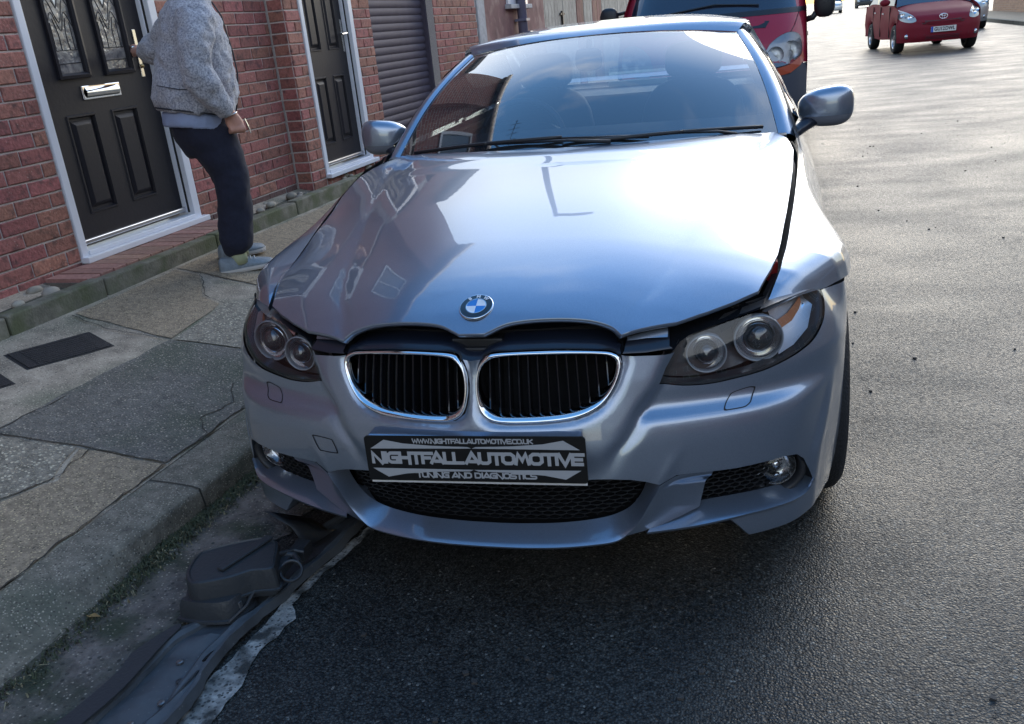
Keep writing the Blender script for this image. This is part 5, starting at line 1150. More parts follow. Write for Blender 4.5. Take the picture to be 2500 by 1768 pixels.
wiper(-.88, -.02, .016, .052, .22, 'wiper'); wiper(.12, .93, .014, .045, .80, 'wiper')
MB().tube([ww(-.02, .036, .014), ww(.40, .022, .014)], [(.005, .007)] * 2, 8).build('wiper_blade', M_BLK, car, smooth=True)
# door mirrors
for sg in (1, -1):
    c = np.array((.888 if sg > 0 else .866, 1.79, .984)); hx, hy, hz = .098, .055, .076
    def MP(u_, v, k=1.0):
        q = lambda c_, p: math.copysign(abs(c_) ** (2 / p), c_); x = q(cos(v), 3.0) * q(cos(u_), 3.0) * hx; y = q(cos(v), 3.0) * q(sin(u_), 2.4) * hy; z = q(sin(v), 2.9) * hz
        z *= .92 + .10 * (x / hx) - .10 * max(0, -x / hx - .3)
        z += .006 * (x / hx)
        if y > 0: y *= .35
        y += -.012 * (x / hx) + .02 * (x / hx) ** 2
        return (sg * (c[0] + x * k), c[1] + y * k, c[2] + z * k)
    rows = [[MP(u_, v) for u_ in np.linspace(0, 2 * pi, 40, endpoint=False)] for v in np.linspace(-.28, pi / 2, 18)]
    mi = MB().grid(rows, close=True).build('door_mirror', M_PAINT, car, smooth=True)
    rows = [[MP(u_, v, .994) for u_ in np.linspace(0, 2 * pi, 40, endpoint=False)] for v in np.linspace(-pi / 2, -.26, 12)]
    MB().grid(rows, close=True).build('mirror_shell', mat('grey_mirror_base', (.16, .17, .20), .4, coat=.2), mi, smooth=True)
    MB().tube([(sg * .755, 1.70, .905), (sg * .775, 1.715, .912), (sg * .81, 1.76, .925), (sg * .845, 1.785, .940)], [(.045, .028), (.036, .024), (.030, .022), (.035, .022)], 14).build('mirror_arm', M_TRIM, mi, smooth=True)
    MB().grid([[(sg * (c[0] + x * .07), c[1] + .017, c[2] + z * .045) for x in (-1, 1)] for z in (-1, 1)]).build('mirror_glass', M_CHROME, mi)
# number plate with its raised lettering
M_PBLK = mat('plate_black', (.006, .006, .006), .35); M_PGRY = mat('plate_grey', (.42, .42, .42), .5); M_PWHT = mat('plate_white', (.70, .70, .68), .4)
py_, pz = -.040, .4570
Rp = Matrix.Rotation(radians(-1.3), 4, 'Y'); PM = Matrix.Translation((0.008, py_, pz)) @ Rp @ Matrix.Rotation(radians(-4), 4, 'X') @ Matrix(((1, 0, 0, 0), (0, 0, 1, 0), (0, 1, 0, 0), (0, 0, 0, 1))) @ Matrix.Diagonal((1, 1, -1, 1))
def pp(u, v, w): return tuple(PM @ Vector((u, v, w)))
def rr(w, h, r_, n=6):
    o = []
    for cx_, cy_, a0 in ((w - r_, h - r_, 0), (-w + r_, h - r_, 90), (-w + r_, -h + r_, 180), (w - r_, -h + r_, 270)):
        for k in range(n + 1): a = radians(a0 + 90 * k / n); o.append((cx_ + cos(a) * r_, cy_ + sin(a) * r_))
    return o
plate = MB().prism(rr(.2615, .0555, .008), 0, .004, pp).build('number_plate', M_PBLK, car, label='black plate reading NIGHTFALL AUTOMOTIVE tuning and diagnostics')
MB().prism([(-.258, -.0625), (.258, -.0625), (.258, -.02), (-.258, -.02)], -.004, -.0005, pp).build('white_plate_edge', M_PWHT, plate)
MB().box((-.252, py_ + .010, pz - .058), (.252, .02, pz + .048)).build('plate_plinth', M_PAINT, car, bevel=.006)
def poly3(P, h0=.0040, h1=.0046, m=M_PGRY, nm='plate_marking'): MB().prism(P, h0, h1, pp).build(nm, m, plate)
for sy in (1, -1):
    for sx in (1, -1):
        P = [(.009, .0265), (.20, .0265), (.247, .0245), (.212, .0465), (.16, .037), (.10, .0325), (.04, .0308), (.011, .0305)]
        P = [(.001, .0262), (.248, .0245), (.212, .0465), (.165, .0375), (.10, .0325), (.05, .0308), (.010, .0300)]
        Q = [(a * sx, b * sy) for a, b in P]; poly3(Q if sx * sy > 0 else Q[::-1])
GL = {  # strokes on a 0..1 by 0..1 cell
 'N': (.95, [[(0, 0), (0, 1), (.72, -.12)], [(.86, 0), (.86, 1)]]), 'I': (.30, [[(.12, 0), (.12, 1)]]), 'G': (.95, [[(.86, 1), (.25, 1), (.02, .8), (.02, .2), (.25, 0), (.78, 0), (.78, .5), (.42, .5)]]),
 'H': (.95, [[(.05, 0), (.05, 1)], [(.12, .5), (.75, .5)], [(.82, -.1), (.82, 1)]]), 'T': (.85, [[(-.05, 1), (.88, 1)], [(.42, .9), (.42, -.05)]]), 'F': (.80, [[(.86, 1), (.10, 1), (.10, 0)], [(.18, .5), (.66, .5)]]),
 'A': (1.0, [[(0, 0), (.46, 1.05), (.92, 0)], [(.34, .16), (.62, .16)]]), 'L': (.75, [[(.08, 1), (.08, 0), (.74, 0)]]), 'U': (.92, [[(.05, 1), (.05, .18), (.25, 0), (.62, 0), (.80, .18), (.80, 1)]]),
 'O': (.98, [[(.25, 1), (.04, .78), (.04, .22), (.25, 0), (.65, 0), (.86, .22), (.86, .78), (.65, 1), (.25, 1)]]), 'M': (1.1, [[(.02, 0), (.22, 1), (.50, .3), (.78, 1), (.98, 0)]]), 'V': (.9, [[(0, 1), (.42, -.1), (.86, 1)]]),
 'E': (.86, [[(.84, 1), (.08, 1), (.08, 0), (.74, 0)], [(.16, .5), (.70, .5)]]), 'W': (1.2, [[(0, 1), (.22, 0), (.52, .8), (.82, 0), (1.06, 1)]]), '.': (.28, [[(.08, 0), (.08, .12)]]), 'C': (.86, [[(.82, 1), (.22, 1), (.03, .8), (.03, .2), (.22, 0), (.80, 0)]]),
 'K': (.9, [[(.05, 0), (.05, 1)], [(.14, .5), (.80, 1.0)], [(.24, .56), (.82, 0)]]), 'D': (.95, [[(.05, .06), (.05, 1), (.60, 1), (.82, .78), (.82, .22), (.60, 0), (.12, 0)]]), 'S': (.85, [[(.80, 1), (.18, 1), (.05, .86), (.05, .6), (.16, .5), (.66, .5), (.78, .4), (.78, .14), (.66, 0), (.02, 0)]]), ' ': (.42, [])}
def strokes(txt, x0, x1, y0, y1, th, h0=.0041, nm='plate_lettering'):
    tot = sum(GL[c][0] for c in txt) - .05; k = (x1 - x0) / tot; H = (y1 - y0) - th; mb = MB(); mb.keep = True; x = x0 + th * .5
    n_ = 0
    for c in txt:
        for st in GL[c][1]:
            P = [Vector((x + p[0] * k, y0 + th / 2 + p[1] * H)) for p in st]; m = len(P); closed = (P[0] - P[-1]).length < 1e-6; Lp, Rp_ = [], []
            for i in range(m):
                d0 = (P[i] - P[i - 1]).normalized() if i > 0 else ((P[0] - P[-2]).normalized() if closed else None); d1_ = (P[i + 1] - P[i]).normalized() if i < m - 1 else ((P[1] - P[0]).normalized() if closed else None)
                d0 = d0 if d0 is not None else d1_; d1_ = d1_ if d1_ is not None else d0
                n0 = Vector((-d0.y, d0.x)); n1 = Vector((-d1_.y, d1_.x)); mm = (n0 + n1); mm = mm.normalized() if mm.length > 1e-3 else n0
                l_ = min(1.9, 1 / max(.3, mm.dot(n0))) * th / 2; e = Vector((0, 0))
                if i == 0 and not closed: e = -d1_ * th * .5
                if i == m - 1 and not closed: e = d0 * th * .5
                Lp.append(P[i] + mm * l_ + e); Rp_.append(P[i] - mm * l_ + e)
            hh = h0 + (n_ % 5) * .00012; n_ += 1
            mb.grid([[pp(q.x, q.y, hh) for q in Lp], [pp(q.x, q.y, hh) for q in Rp_]])
        x += GL[c][0] * k
    mb.build(nm, M_PGRY, plate)
strokes('NIGHTFALL', -.249, -.030, -.0135, .0175, .0082); strokes('AUTOMOTIVE', -.020, .249, -.0135, .0175, .0082)
strokes('WWW.NIGHTFALLAUTOMOTIVE.CO.UK', -.142, .142, .0375, .0500, .0029); strokes('TUNING AND DIAGNOSTICS', -.143, .143, -.0475, -.0325, .0038)
# ------------------------------------------------------------------ maroon van parked behind
M_MAR = paint('maroon_paint', (.36, .022, .045), metal=.1, rough=.42, coat=.35)
M_VREF = mat('milky_reflector', (.42, .44, .46), .3, metal=.6, var=.4, vscale=30)
M_VBUMP = mat('grey_van_bumper', (.055, .062, .085), .6, bump=.2, bscale=250)
M_VGL = mat('van_screen_glass', (.02, .024, .04), .05, spec=1)
vt, vs_ = -.18, 7.55
van = sthing('parked_van', 'maroon panel van parked nose out right behind the silver blue car', 'van', (vt, vs_ + 2.4, 0))
def VF(u, z, e=0):
    """van nose: u across, z up"""
    y = float(np.interp(z, [.22, .5, .78, .80, 1.0, 1.15, 1.25, 1.30, 1.6, 1.95, 2.0], [.02, 0, .03, .06, .14, .24, .33, .37, .68, 1.05, 1.2]))
    a = abs(u) / .95; w = float(np.interp(z, [.2, .9, 1.3, 1.95], [.95, .95, .93, .80])) 
    y += .10 * a ** 2 + .24 * a ** 7
    return (vt + u * w / .95, vs_ + y - e, z)
us_ = np.linspace(-.95, .95, 39)
def vstrip(z0, z1, nm, m, u0=-.95, u1=.95, e=0, n_=8, nu=30): return MB().grid([[VF(u, z, e) for u in np.linspace(u0, u1, nu)] for z in np.linspace(z0, z1, n_)]).build(nm, m, van, smooth=True)
vstrip(.22, .785, 'front_bumper', M_VBUMP); vstrip(.79, 1.26, 'bonnet', M_MAR); vstrip(1.26, 1.31, 'scuttle', M_BLK, e=.003)
vstrip(1.31, 1.93, 'windscreen', M_VGL, -.86, .86); vstrip(1.26, 1.95, 'windscreen_pillar', M_MAR, .86, .95, nu=5); vstrip(1.26, 1.95, 'windscreen_pillar', M_MAR, -.95, -.86, nu=5)
MB().grid([[(vt + u * .86 * (1 - .04 * (y > 3)), vs_ + y, z - .05 * abs(u) ** 4) for u in np.linspace(-1, 1, 13)] for y, z in ((1.13, 1.94), (1.5, 1.98), (2.5, 2.0), (4.7, 1.98))]).build('roof', M_MAR, van, smooth=True)
for sg in (1, -1):
    rows = []
    for y in (.36, .6, 1.0, 1.4, 2.0, 3.2, 4.7):
        zt = float(np.interp(y, [.34, .60, 1.3, 2, 5], [.80, 1.30, 1.93, 1.93, 1.93])); rows.append([(vt + sg * float(np.interp(z, [.2, .9, 1.3, 1.95], [.95, .955, .935, .81])), vs_ + y, z) for z in np.linspace(.3, zt, 10)])
    MB().grid(rows).build('side_panel', M_MAR, van, smooth=True)
    MB().grid([[(vt + sg * .90, vs_ + y, z) for y, z in ((.75, 1.32), (1.25, 1.32), (1.9, 1.34))], [(vt + sg * .845, vs_ + y, z) for y, z in ((1.20, 1.78), (1.5, 1.82), (1.9, 1.82))]]).build('side_window', M_VGL, van)
    HLv = smoothpoly([(.54, .86), (.60, .99), (.72, 1.07), (.82, 1.085), (.89, 1.04), (.905, .93), (.885, .86), (.80, .80), (.68, .775), (.585, .775), (.545, .80)], 4, True)
    V, T = cdt([(a * sg, b) for a, b in (HLv if sg > 0 else HLv[::-1])], (), .03); mb = MB(); mb.add([VF(u, z, .016) for u, z in V], T); hv = mb.build('headlamp', M_LENS, van, smooth=True)
    c = np.mean(np.array(HLv), axis=0); mb = MB(); mb.grid([[VF(a * sg, b, .016) for a, b in HLv], [VF(a * sg, b, .002) for a, b in HLv]], close=True); mb.build('lamp_rim', M_BLK, hv)
    V, T = cdt([tuple(c + (np.array(p) - c) * .98) for p in HLv], (), .05); mb = MB(); mb.add([VF(u * sg, z, .004) for u, z in V], T); mb.build('lamp_back', mat('grey_reflector', (.30, .31, .33), .3, metal=.5), hv)
    for du, dz, r_ in ((.655, .885, .080), (.80, .92, .085)):
        p = VF(du * sg, dz, .004); MB().lathe([(r_, .010), (r_ * .8, .002), (r_ * .4, .001), (r_ * .16, .006), (0, .007)], p, Vector((0, -1, .1)), 20).build('reflector_bowl', M_VREF, hv, smooth=True)
    MB().grid([[VF(u * sg, z, .012) for u, z in ((.56, .765), (.68, .765), (.80, .79), (.885, .85), (.91, .90))], [VF(u * sg, z, .012) for u, z in ((.57, .70), (.68, .69), (.80, .71), (.89, .77), (.925, .83))]]).build('indicator', mat('dull_amber', (.42, .07, .03), .35), van)
    MB().prism([(.30, 1.145), (.56, 1.145), (.60, 1.205), (.34, 1.205)], -.012, .004, lambda u, v, w: VF(u * sg, v, w)).build('bonnet_vent', M_BLK, van)
    rb(0, 0, 0, .01, .01, .01, 'tmp', None) if False else None
    o = MB(); cxm = vt + sg * 1.11; rows = []
    for v in np.linspace(-pi / 2, pi / 2, 11): rows.append([(cxm + math.copysign(abs(cos(v)) ** .7, 1) * math.copysign(abs(cos(a)) ** .7, cos(a)) * .105, vs_ + .86 + math.copysign(abs(cos(v)) ** .7, 1) * math.copysign(abs(sin(a)) ** .7, sin(a)) * .07, 1.33 + math.copysign(abs(sin(v)) ** .7, sin(v)) * .15) for a in np.linspace(0, 2 * pi, 20, endpoint=False)])
    m_ = o.grid(rows, close=True).build('door_mirror', M_BLK, van, smooth=True)
    MB().tube([(vt + sg * .91, vs_ + .86, 1.17), (vt + sg * 1.0, vs_ + .86, 1.19), (vt + sg * 1.05, vs_ + .86, 1.26)], .03, 8).build('mirror_arm', M_BLK, m_, smooth=True)
    MB().tube([(vt + sg * .90, vs_ + .86, 1.42), (vt + sg * 1.05, vs_ + .86, 1.40)], .018, 8).build('mirror_arm', M_BLK, m_, smooth=True)
    MB().box((vt + sg * .955 - .004, vs_ + .85, 1.02), (vt + sg * .955 + .004, vs_ + .98, 1.06)).build('door_handle', M_BLK, van)
    for y in (.95, 3.9): wheel(vt + sg * .80, vs_ + y, van, sg, R=.32, wd=.21, rim=.20)
    for k, (q0, q1) in enumerate((((.58, 1.26), (.73, .80)), )):
        MB().tube([VF(q0[0] * sg + .30 * sg, q0[1], .003), VF(q0[0] * sg + .26 * sg, 1.15, .003), VF(.80 * sg, 1.085, .003)], .003, 5).build('shut_line', M_RUBBER, van)
MB().box((vt - .93, vs_ + 4.68, .4), (vt + .93, vs_ + 4.72, 1.95)).build('rear_door', M_MAR, van)
MB().box((vt - .88, vs_ + .5, .30), (vt + .88, vs_ + 4.6, .45)).build('underbody', M_VOID, van)
MB().box((vt - .26, vs_ - .035, .42), (vt + .26, vs_ - .02, .53)).build('number_plate', M_PWHT, van)
MB().tube([VF(-.5, 1.345, .02), VF(.05, 1.40, .02), VF(.5, 1.36, .02)], .01, 6).build('wiper', M_BLK, van)

# ------------------------------------------------------------------ dark red people carrier driving up the road
M_TRED = paint('dark_red_paint', (.17, .012, .024), metal=.0, rough=.6, coat=0)
def people_carrier(name, label, x, y, yaw, m, group=None, detail=True, sc=1.0, grille=True, lamp=None):
    t = thing(name, label, 'car', (x, y, 0)); BASE[t.name] = (0, 0, 0); t.rotation_euler.z = yaw; t.scale = (sc, sc, sc)
    def F(u, z, e=0):
        yy = float(np.interp(z, [.2, .35, .55, .68, .78, .90, 1.0, 1.06], [.06, .0, .0, .03, .10, .35, .75, 1.0])); a = abs(u) / .895
        yy += .10 * a ** 2 + .38 * a ** 6 - (.0)
        return (u * float(np.interp(z, [.2, .6, .9, 1.06], [.86, .895, .87, .80])) / .895, yy - e, z)
    G = lambda z0, z1, u0, u1, nm, mm, e=0, n_=14, nu=26: MB().grid([[F(u, z, e) for u in np.linspace(u0, u1, nu)] for z in np.linspace(z0, z1, n_)]).build(nm, mm, t, smooth=True)
    G(.24, .66, -.895, .895, 'front_bumper', m); G(.66, 1.06, -.895, .895, 'bonnet', m)
    cab = MB(); rows = []
    for yy, zz, w in ((1.0, 1.06, .80), (1.35, 1.28, .72), (1.75, 1.50, .63), (2.2, 1.60, .60), (3.4, 1.58, .58), (4.0, 1.42, .58), (4.30, 1.05, .70)):
        rows.append([(u * w, yy, zz - .05 * abs(u) ** 4) for u in np.linspace(-1, 1, 11)])
    MB().grid(rows[:3]).build('windscreen', M_VGL, t, smooth=True); MB().grid(rows[2:]).build('roof', m, t, smooth=True)
    MB().grid([[(u * .86, 4.36, z) for u in (-1, 0, 1)] for z in (.3, .7, 1.05)]).build('tailgate', m, t)
    for sg in (1, -1):
        rows = [[(sg * w, yy, z) for w, z in ((.84, zb), (.885, max(zb + .05, .60)), (.872, .85), (.845, zt))] for yy, zb, zt in ((.47, .24, .86), (.52, .62, .92), (.68, .68, .97), (.95, .66, 1.02), (1.15, .30, 1.05), (2.5, .26, 1.08), (3.2, .28, 1.10), (3.3, .62, 1.10), (3.6, .68, 1.10), (3.9, .60, 1.08), (3.98, .3, 1.06), (4.36, .3, 1.04))]
        MB().grid(rows).build('side_panel', m, t, smooth=True)
        MB().grid([[(sg * .84, yy, 1.05) for yy in (1.05, 2, 3, 4.1)], [(sg * .64, yy, z) for yy, z in ((1.72, 1.47), (2.2, 1.56), (3.2, 1.55), (3.9, 1.42))]]).build('side_window', M_VGL, t)
        wheel(sg * .775, .83, t, sg, R=.315, wd=.205, rim=.21); wheel(sg * .775, 3.61, t, sg, R=.315, wd=.205, rim=.21)
        P = smoothpoly([(.56, .70), (.60, .80), (.70, .88), (.80, .93), (.87, .97), (.885, .88), (.86, .76), (.78, .695), (.66, .67)], 3, True)
        V, T = cdt([(a * sg, b) for a, b in (P if sg > 0 else P[::-1])], (), .05); mb = MB(); mb.add([F(u, z, .014) for u, z in V], T); hl = mb.build('headlamp', lamp or M_LENS, t, smooth=True)
        c = np.mean(np.array(P), axis=0); V, T = cdt([tuple(c + (np.array(p) - c) * 1.02) for p in P], (), .05); mb = MB(); mb.add([F(u * sg, z, .006) for u, z in V], T); mb.build('reflector', mat('pale_reflector', (.55, .58, .55), .35, metal=.3), hl, smooth=True)
        for du, dz in ((.68, .77), (.79, .82)): MB().lathe([(.05, .02), (.03, .008), (0, .004)], F(du * sg, dz, .006), Vector((0, -1, .4)), 14).build('lamp_bowl', M_REFL, hl, smooth=True)
        mb = MB(); mb.lathe([(.05, 0), (.05, .008), (.0, .014)], F(.73 * sg, .375, .0), Vector((.15 * sg, -1, 0)), 18); mb.build('fog_lamp', M_FOGG, t, smooth=True)
        MB().prism([(.55, .40), (.84, .43), (.84, .335), (.57, .335)], -.005, .003, lambda u, v, w: F(u * sg, v, w)).build('fog_recess', M_BLK, t)
        rows = []
        for v in np.linspace(-pi / 2, pi / 2, 9): rows.append([(sg * .99 + cos(v) * cos(a) * .12, 1.35 + cos(v) * sin(a) * .06, 1.13 + sin(v) * .08) for a in np.linspace(0, 2 * pi, 14, endpoint=False)])
        MB().grid(rows, close=True).build('door_mirror', m, t, smooth=True)
        MB().box((sg * .872 - .012, 2.0, .86), (sg * .872 + .012, 2.18, .89)).box((sg * .875 - .012, 2.95, .88), (sg * .875 + .012, 3.13, .91)).build('door_handle', M_CHROME, t)
        for yy in (1.32, 2.38, 3.28): MB().box((sg * .873 - .013, yy, .34), (sg * .873 + .0135, yy + .008, 1.03)).build('door_gap', M_RUBBER, t)
    if detail:
        MB().prism([(-.50, .70), (-.42, .61), (0, .585), (.42, .61), (.50, .70), (.30, .685), (0, .68), (-.30, .685)], -.004, .004, lambda u, v, w: F(u, v, w)).build('grille', M_BLK, t)
        for z in (.62, .645, .67): MB().tube([F(u, z - .03 * (1 - abs(u) / .45), .009) for u in np.linspace(-.43, .43, 11)], .007, 6).build('grille_bar', m, t, smooth=True)
        MB().prism([(-.40, .40), (.40, .40), (.37, .27), (-.37, .27)], -.004, .004, lambda u, v, w: F(u, v, w)).build('lower_intake', M_BLK, t)
        for z in (.30, .33, .36): MB().tube([F(u, z, .006) for u in (-.36, 0, .36)], .005, 5).build('intake_bar', M_BLK, t)
    return t, F
tc_, TF = people_carrier('people_carrier', 'dark red people carrier driving on the right of the road with plate GU12 DWL', 4.86, 20.80, radians(3.5), M_TRED)
mb = MB(); R90 = lambda: Matrix(((1, 0, 0, 0), (0, 0, -1, 0), (0, 1, 0, 0), (0, 0, 0, 1)))
pl_ = MB().box((-.26, -.035, .435), (.26, -.02, .55)).build('number_plate', M_PWHT, tc_, label='white plate reading GU12 DWL')
MB().box((-.26, -.0375, .435), (-.215, -.0355, .55)).build('plate_band', mat('plate_blue', (.02, .08, .45), .4), pl_)
for txt, x in (('GU12', -.085), ('DWL', .135)):
    M4 = Matrix.Translation((x, -.0365, .4925)) @ R90(); textmesh(txt, M_PBLK, pl_, .105, M4, 'plate_letters', bold=.003, sx=.85)
bp_ = Vector(TF(0, .755, .03))
def ell(rx, rz, cx, cz, r_=.006): MB().tube([(bp_.x + cx + cos(a) * rx, bp_.y + .0, bp_.z + cz + sin(a) * rz) for a in np.linspace(0, 2 * pi, 25)], r_, 6, cap=False).build('badge', M_CHROME, tc_, smooth=True)
ell(.082, .055, 0, 0, .008); ell(.026, .052, 0, 0); ell(.052, .021, 0, .022)
# far traffic
M_SILV = paint('silver_paint', (.50, .52, .54), metal=.6)
people_carrier('distant_car', 'small silver car parked far up the left side of the road', 8.35, 90, radians(-3), M_SILV, detail=False)
people_carrier('distant_car', 'dark car far up the road just above the red people carrier', 13.7, 112, radians(-3), M_BLK, detail=False)
people_carrier('silver_estate_car', 'silver car with dark lower grille parked behind the red people carrier', 7.15, 30.5, radians(-3), M_SILV)
# far right wall, pavement
M_YB = mat('yellow_brick', (.42, .28, .17), .85, var=.35, vscale=9, objrand=.2); M_BW2 = M_BW.copy(); M_BW2.name = 'orange_garden_brick'
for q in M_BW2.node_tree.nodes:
    if q.bl_idname == 'ShaderNodeTexBrick': q.inputs['Color1'].default_value = (.42, .25, .15, 1); q.inputs['Color2'].default_value = (.30, .17, .11, 1)  # lighter, more orange brick colours for the garden wall
gw = sthing('garden_wall', 'orange brick garden wall at the top right corner', 'wall', (9.3, 33, 0))
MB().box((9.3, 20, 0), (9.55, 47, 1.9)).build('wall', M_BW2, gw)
MB().box((9.27, 20, 1.901), (9.58, 47, 1.98)).build('coping', M_KERB, gw)
mb = MB(); mb.box((7.5, 13, -.05), (9.3, 60, .11)); mb.v = [S3(*p) for p in mb.v]; tag(mb.build('far_pavement', M_BROWN), 'far pavement below the garden wall', kind='structure')
mb = MB(); mb.box((7.35, 13, -.05), (7.5, 60, .115)); mb.v = [S3(*p) for p in mb.v]; tag(mb.build('far_kerb', M_KERB), 'grey kerb of the far pavement', kind='structure')
# TV aerial on the first house
ae = sthing('tv_aerial', 'dark comb shaped television aerial on the chimney side of the roof', 'aerial', (T1 - .6, 3.9, 4.9))
mb = MB(); mb.tube([(T1 - .6, 3.9, 4.8), (T1 - .6, 3.9, 7.2)], .018, 6); mb.tube([(T1 - .6, 3.4, 7.05), (T1 - .3, 4.6, 7.1)], .012, 6)
for k in range(9): q = k / 9; mb.tube([(T1 - .6 + .3 * q - .2, 3.4 + 1.2 * q + .05, 7.05 + .05 * q), (T1 - .6 + .3 * q + .2, 3.4 + 1.2 * q - .05, 7.05 + .05 * q)], .006, 5)
mb.build('antenna', M_BLK, ae)
# ------------------------------------------------------------------ broken black undertray lying in the gutter
M_UT = mat('dusty_black_plastic', (.085, .095, .104), .52, var=.35, vscale=14, bump=.12, bscale=60, bdist=.004, rvar=.12, dots=[((.16, .17, .17), 60, .10)])
M_UT2 = mat('black_moulded_plastic', (.036, .040, .044), .45, bump=.15, bscale=120)
ut = thing('plastic_undertray', 'long broken strip of black plastic car trim lying along the gutter', 'car trim', (-.72, -.3, 0))
Lp = smoothpoly([(-.95, -.80), (-.895, -.66), (-.829, -.528), (-.805, -.42), (-.80, -.306), (-.785, -.24), (-.765, -.18), (-.73, -.12), (-.70, -.05), (-.68, .06), (-.66, .17), (-.63, .27), (-.60, .36)], 4)
Rp2 = smoothpoly([(-.66, -.78), (-.62, -.62), (-.595, -.493), (-.59, -.42), (-.612, -.275), (-.595, -.16), (-.578, -.065), (-.555, .03), (-.534, .128), (-.515, .23), (-.501, .332), (-.49, .40), (-.48, .46)], 4)
Lp, Rp2 = resample(Lp, 60), resample(Rp2, 60); rows = []; r = random.Random(12)
for i, (a, b) in enumerate(zip(Lp, Rp2)):
    a, b = np.array(a), np.array(b); w_ = .003 * sin(i * .5) ; row = []
    for u, z in ((0, .022), (.012, .030), (.10, .030), (.17, .022), (.185, .012), (.30, .010), (.55, .012), (.70, .016), (.76, .030), (.80, .034), (.90, .030), (.94, .040), (.985, .040), (1.0, .012)):
        q = a * (1 - u) + b * u; row.append((q[0] + r.uniform(-.0025, .0025) * (u < .02 or u > .98), q[1], z + w_ + .004 * sin(i * .9 + u * 7) * sin(u * 9 + i * .23) + (.009 if u in (.30, .55) and 12 < i < 30 else 0)))
    rows.append(row)
MB().grid(rows).build('tray', M_UT, ut, smooth=True, sharp=24)
rows = [[(-.79 - .012 * k_, -.33 + .0, .03)] for k_ in range(2)]
flap = smoothpoly([(-.90, -.68), (-.852, -.56), (-.826, -.45), (-.815, -.36), (-.825, -.31), (-.80, -.235), (-.775, -.19), (-.76, -.20), (-.765, -.25), (-.765, -.32), (-.765, -.42), (-.785, -.53), (-.83, -.68)], 2, True)
MB().prism(flap, .036, .041).build('torn_flap', M_UT2, ut)
for i, (px_, py2) in enumerate([(-.69, -.50), (-.66, -.36), (-.70, -.30), (-.62, -.22), (-.60, .02), (-.56, .16), (-.66, -.43)]):
    MB().lathe([(.0085, 0), (.0085, .004), (.005, .0055), (0, .0055)], (px_, py2, .020), (0, 0, 1), 10).build('bolt_head', M_UT2 if i % 2 else mat('bolt_metal', (.22, .22, .22), .4, metal=.8), ut)
for (a_, b_) in (((-.635, -.44), (-.628, -.33)), ((-.645, -.50), (-.64, -.46)), ((-.60, -.12), (-.575, .03)), ((-.585, .06), (-.56, .14))):
    MB().tube([(a_[0], a_[1], .030), ((a_[0] + b_[0]) / 2 + .003, (a_[1] + b_[1]) / 2, .033), (b_[0], b_[1], .030)], .0035, 6).build('rib', M_UT2, ut)
MB().prism(smoothpoly([(-.745, -.60), (-.735, -.585), (-.738, -.55), (-.748, -.56)], 2, True), .018, .0195).build('slot', M_VOID, ut)
MB().prism(smoothpoly([(-.636, -.30), (-.628, -.29), (-.622, -.262), (-.632, -.27)], 2, True), .030, .0345).build('slot', M_VOID, ut)
# resonator box
bx = thing('air_box', 'black moulded plastic air box lying on the broken trim strip', 'car part', (-.70, -.0, .03))
top = smoothpoly([(-.816, -.02), (-.80, .015), (-.74, .055), (-.67, .088), (-.635, .080), (-.607, .063), (-.575, -.01), (-.560, -.048), (-.578, -.062), (-.617, -.072), (-.655, -.105), (-.728, -.140), (-.765, -.135), (-.80, -.09)], 3, True)
c = np.mean(np.array(top), axis=0)
def tk(k): return [tuple(c + (np.array(p) - c) * k) for p in top]
rows = [[(p[0], p[1], z) for p in tk(k)] for k, z in ((.90, .045), (.93, .058), (1.05, .062), (1.055, .068), (1.0, .070), (.985, .116), (.955, .127), (.90, .130), (.88, .126), (.6, .127), (0.02, .128))]
sh = MB().grid(rows, close=True).build('shell', M_UT2, bx, smooth=True, sharp=28)
for a, b in (((-.70, .075), (-.64, -.085)), ((-.715, .070), (-.655, -.09))): pass
MB().box((-.685, -.085, .129), (-.660, .085, .1365), R=Matrix.Rotation(radians(-20), 3, 'Z')).build('strap', M_UT2, bx, bevel=.003)
low = smoothpoly([(-.806, -.092), (-.79, -.12), (-.80, -.150), (-.74, -.158), (-.67, -.150), (-.638, -.125), (-.632, -.07), (-.655, -.04), (-.72, -.03), (-.78, -.05)], 3, True); c2 = np.mean(np.array(low), axis=0)
rows = [[tuple(c2 + (np.array(p) - c2) * k) + (z,) for p in low] for k, z in ((1.08, .022), (1.06, .028), (.97, .030), (.93, .062), (.85, .078), (.4, .08), (.02, .08))]
MB().grid(rows, close=True).build('lower_duct', M_UT2, bx, smooth=True, sharp=28)
MB().tube([(-.652, -.155, .032), (-.625, -.11, .05), (-.618, -.06, .075)], .004, 6).build('rib', M_UT2, bx)
mb = MB(); mb.lathe([(.030, -.006), (.033, 0), (.030, .006), (.024, .004), (.024, -.004)], (-.548, .0, .085), (.3, -.5, .8), 24); mb.tube([(-.60, .05, .10), (-.565, .055, .095), (-.54, .03, .09)], .010, 8); mb.tube([(-.58, -.02, .10), (-.60, .03, .112), (-.575, .07, .10), (-.55, .08, .09)], .007, 8); mb.box((-.62, -.03, .07), (-.57, .06, .10)); mb.box((-.60, .09, .05), (-.56, .14, .09)); mb.build('hose_clip', M_UT2, bx, smooth=False, bevel=.002)
MB().box((-.655, -.118, .045), (-.637, -.108, .062)).build('clip', mat('clip_metal', (.25, .25, .25), .4, metal=.7), bx)
MB().grid([[(-.70 + .012 * k, .16 + .13 * k / 5 * 1.0, .16 - .02 * k) for k in range(6)], [(-.64 + .012 * k, .18 + .10 * k / 5, .10 - .015 * k) for k in range(6)], [(-.60 + .010 * k, .17 + .10 * k / 5, .04) for k in range(6)]]).build('torn_liner', M_UT2, bx, smooth=True, solid=.003)
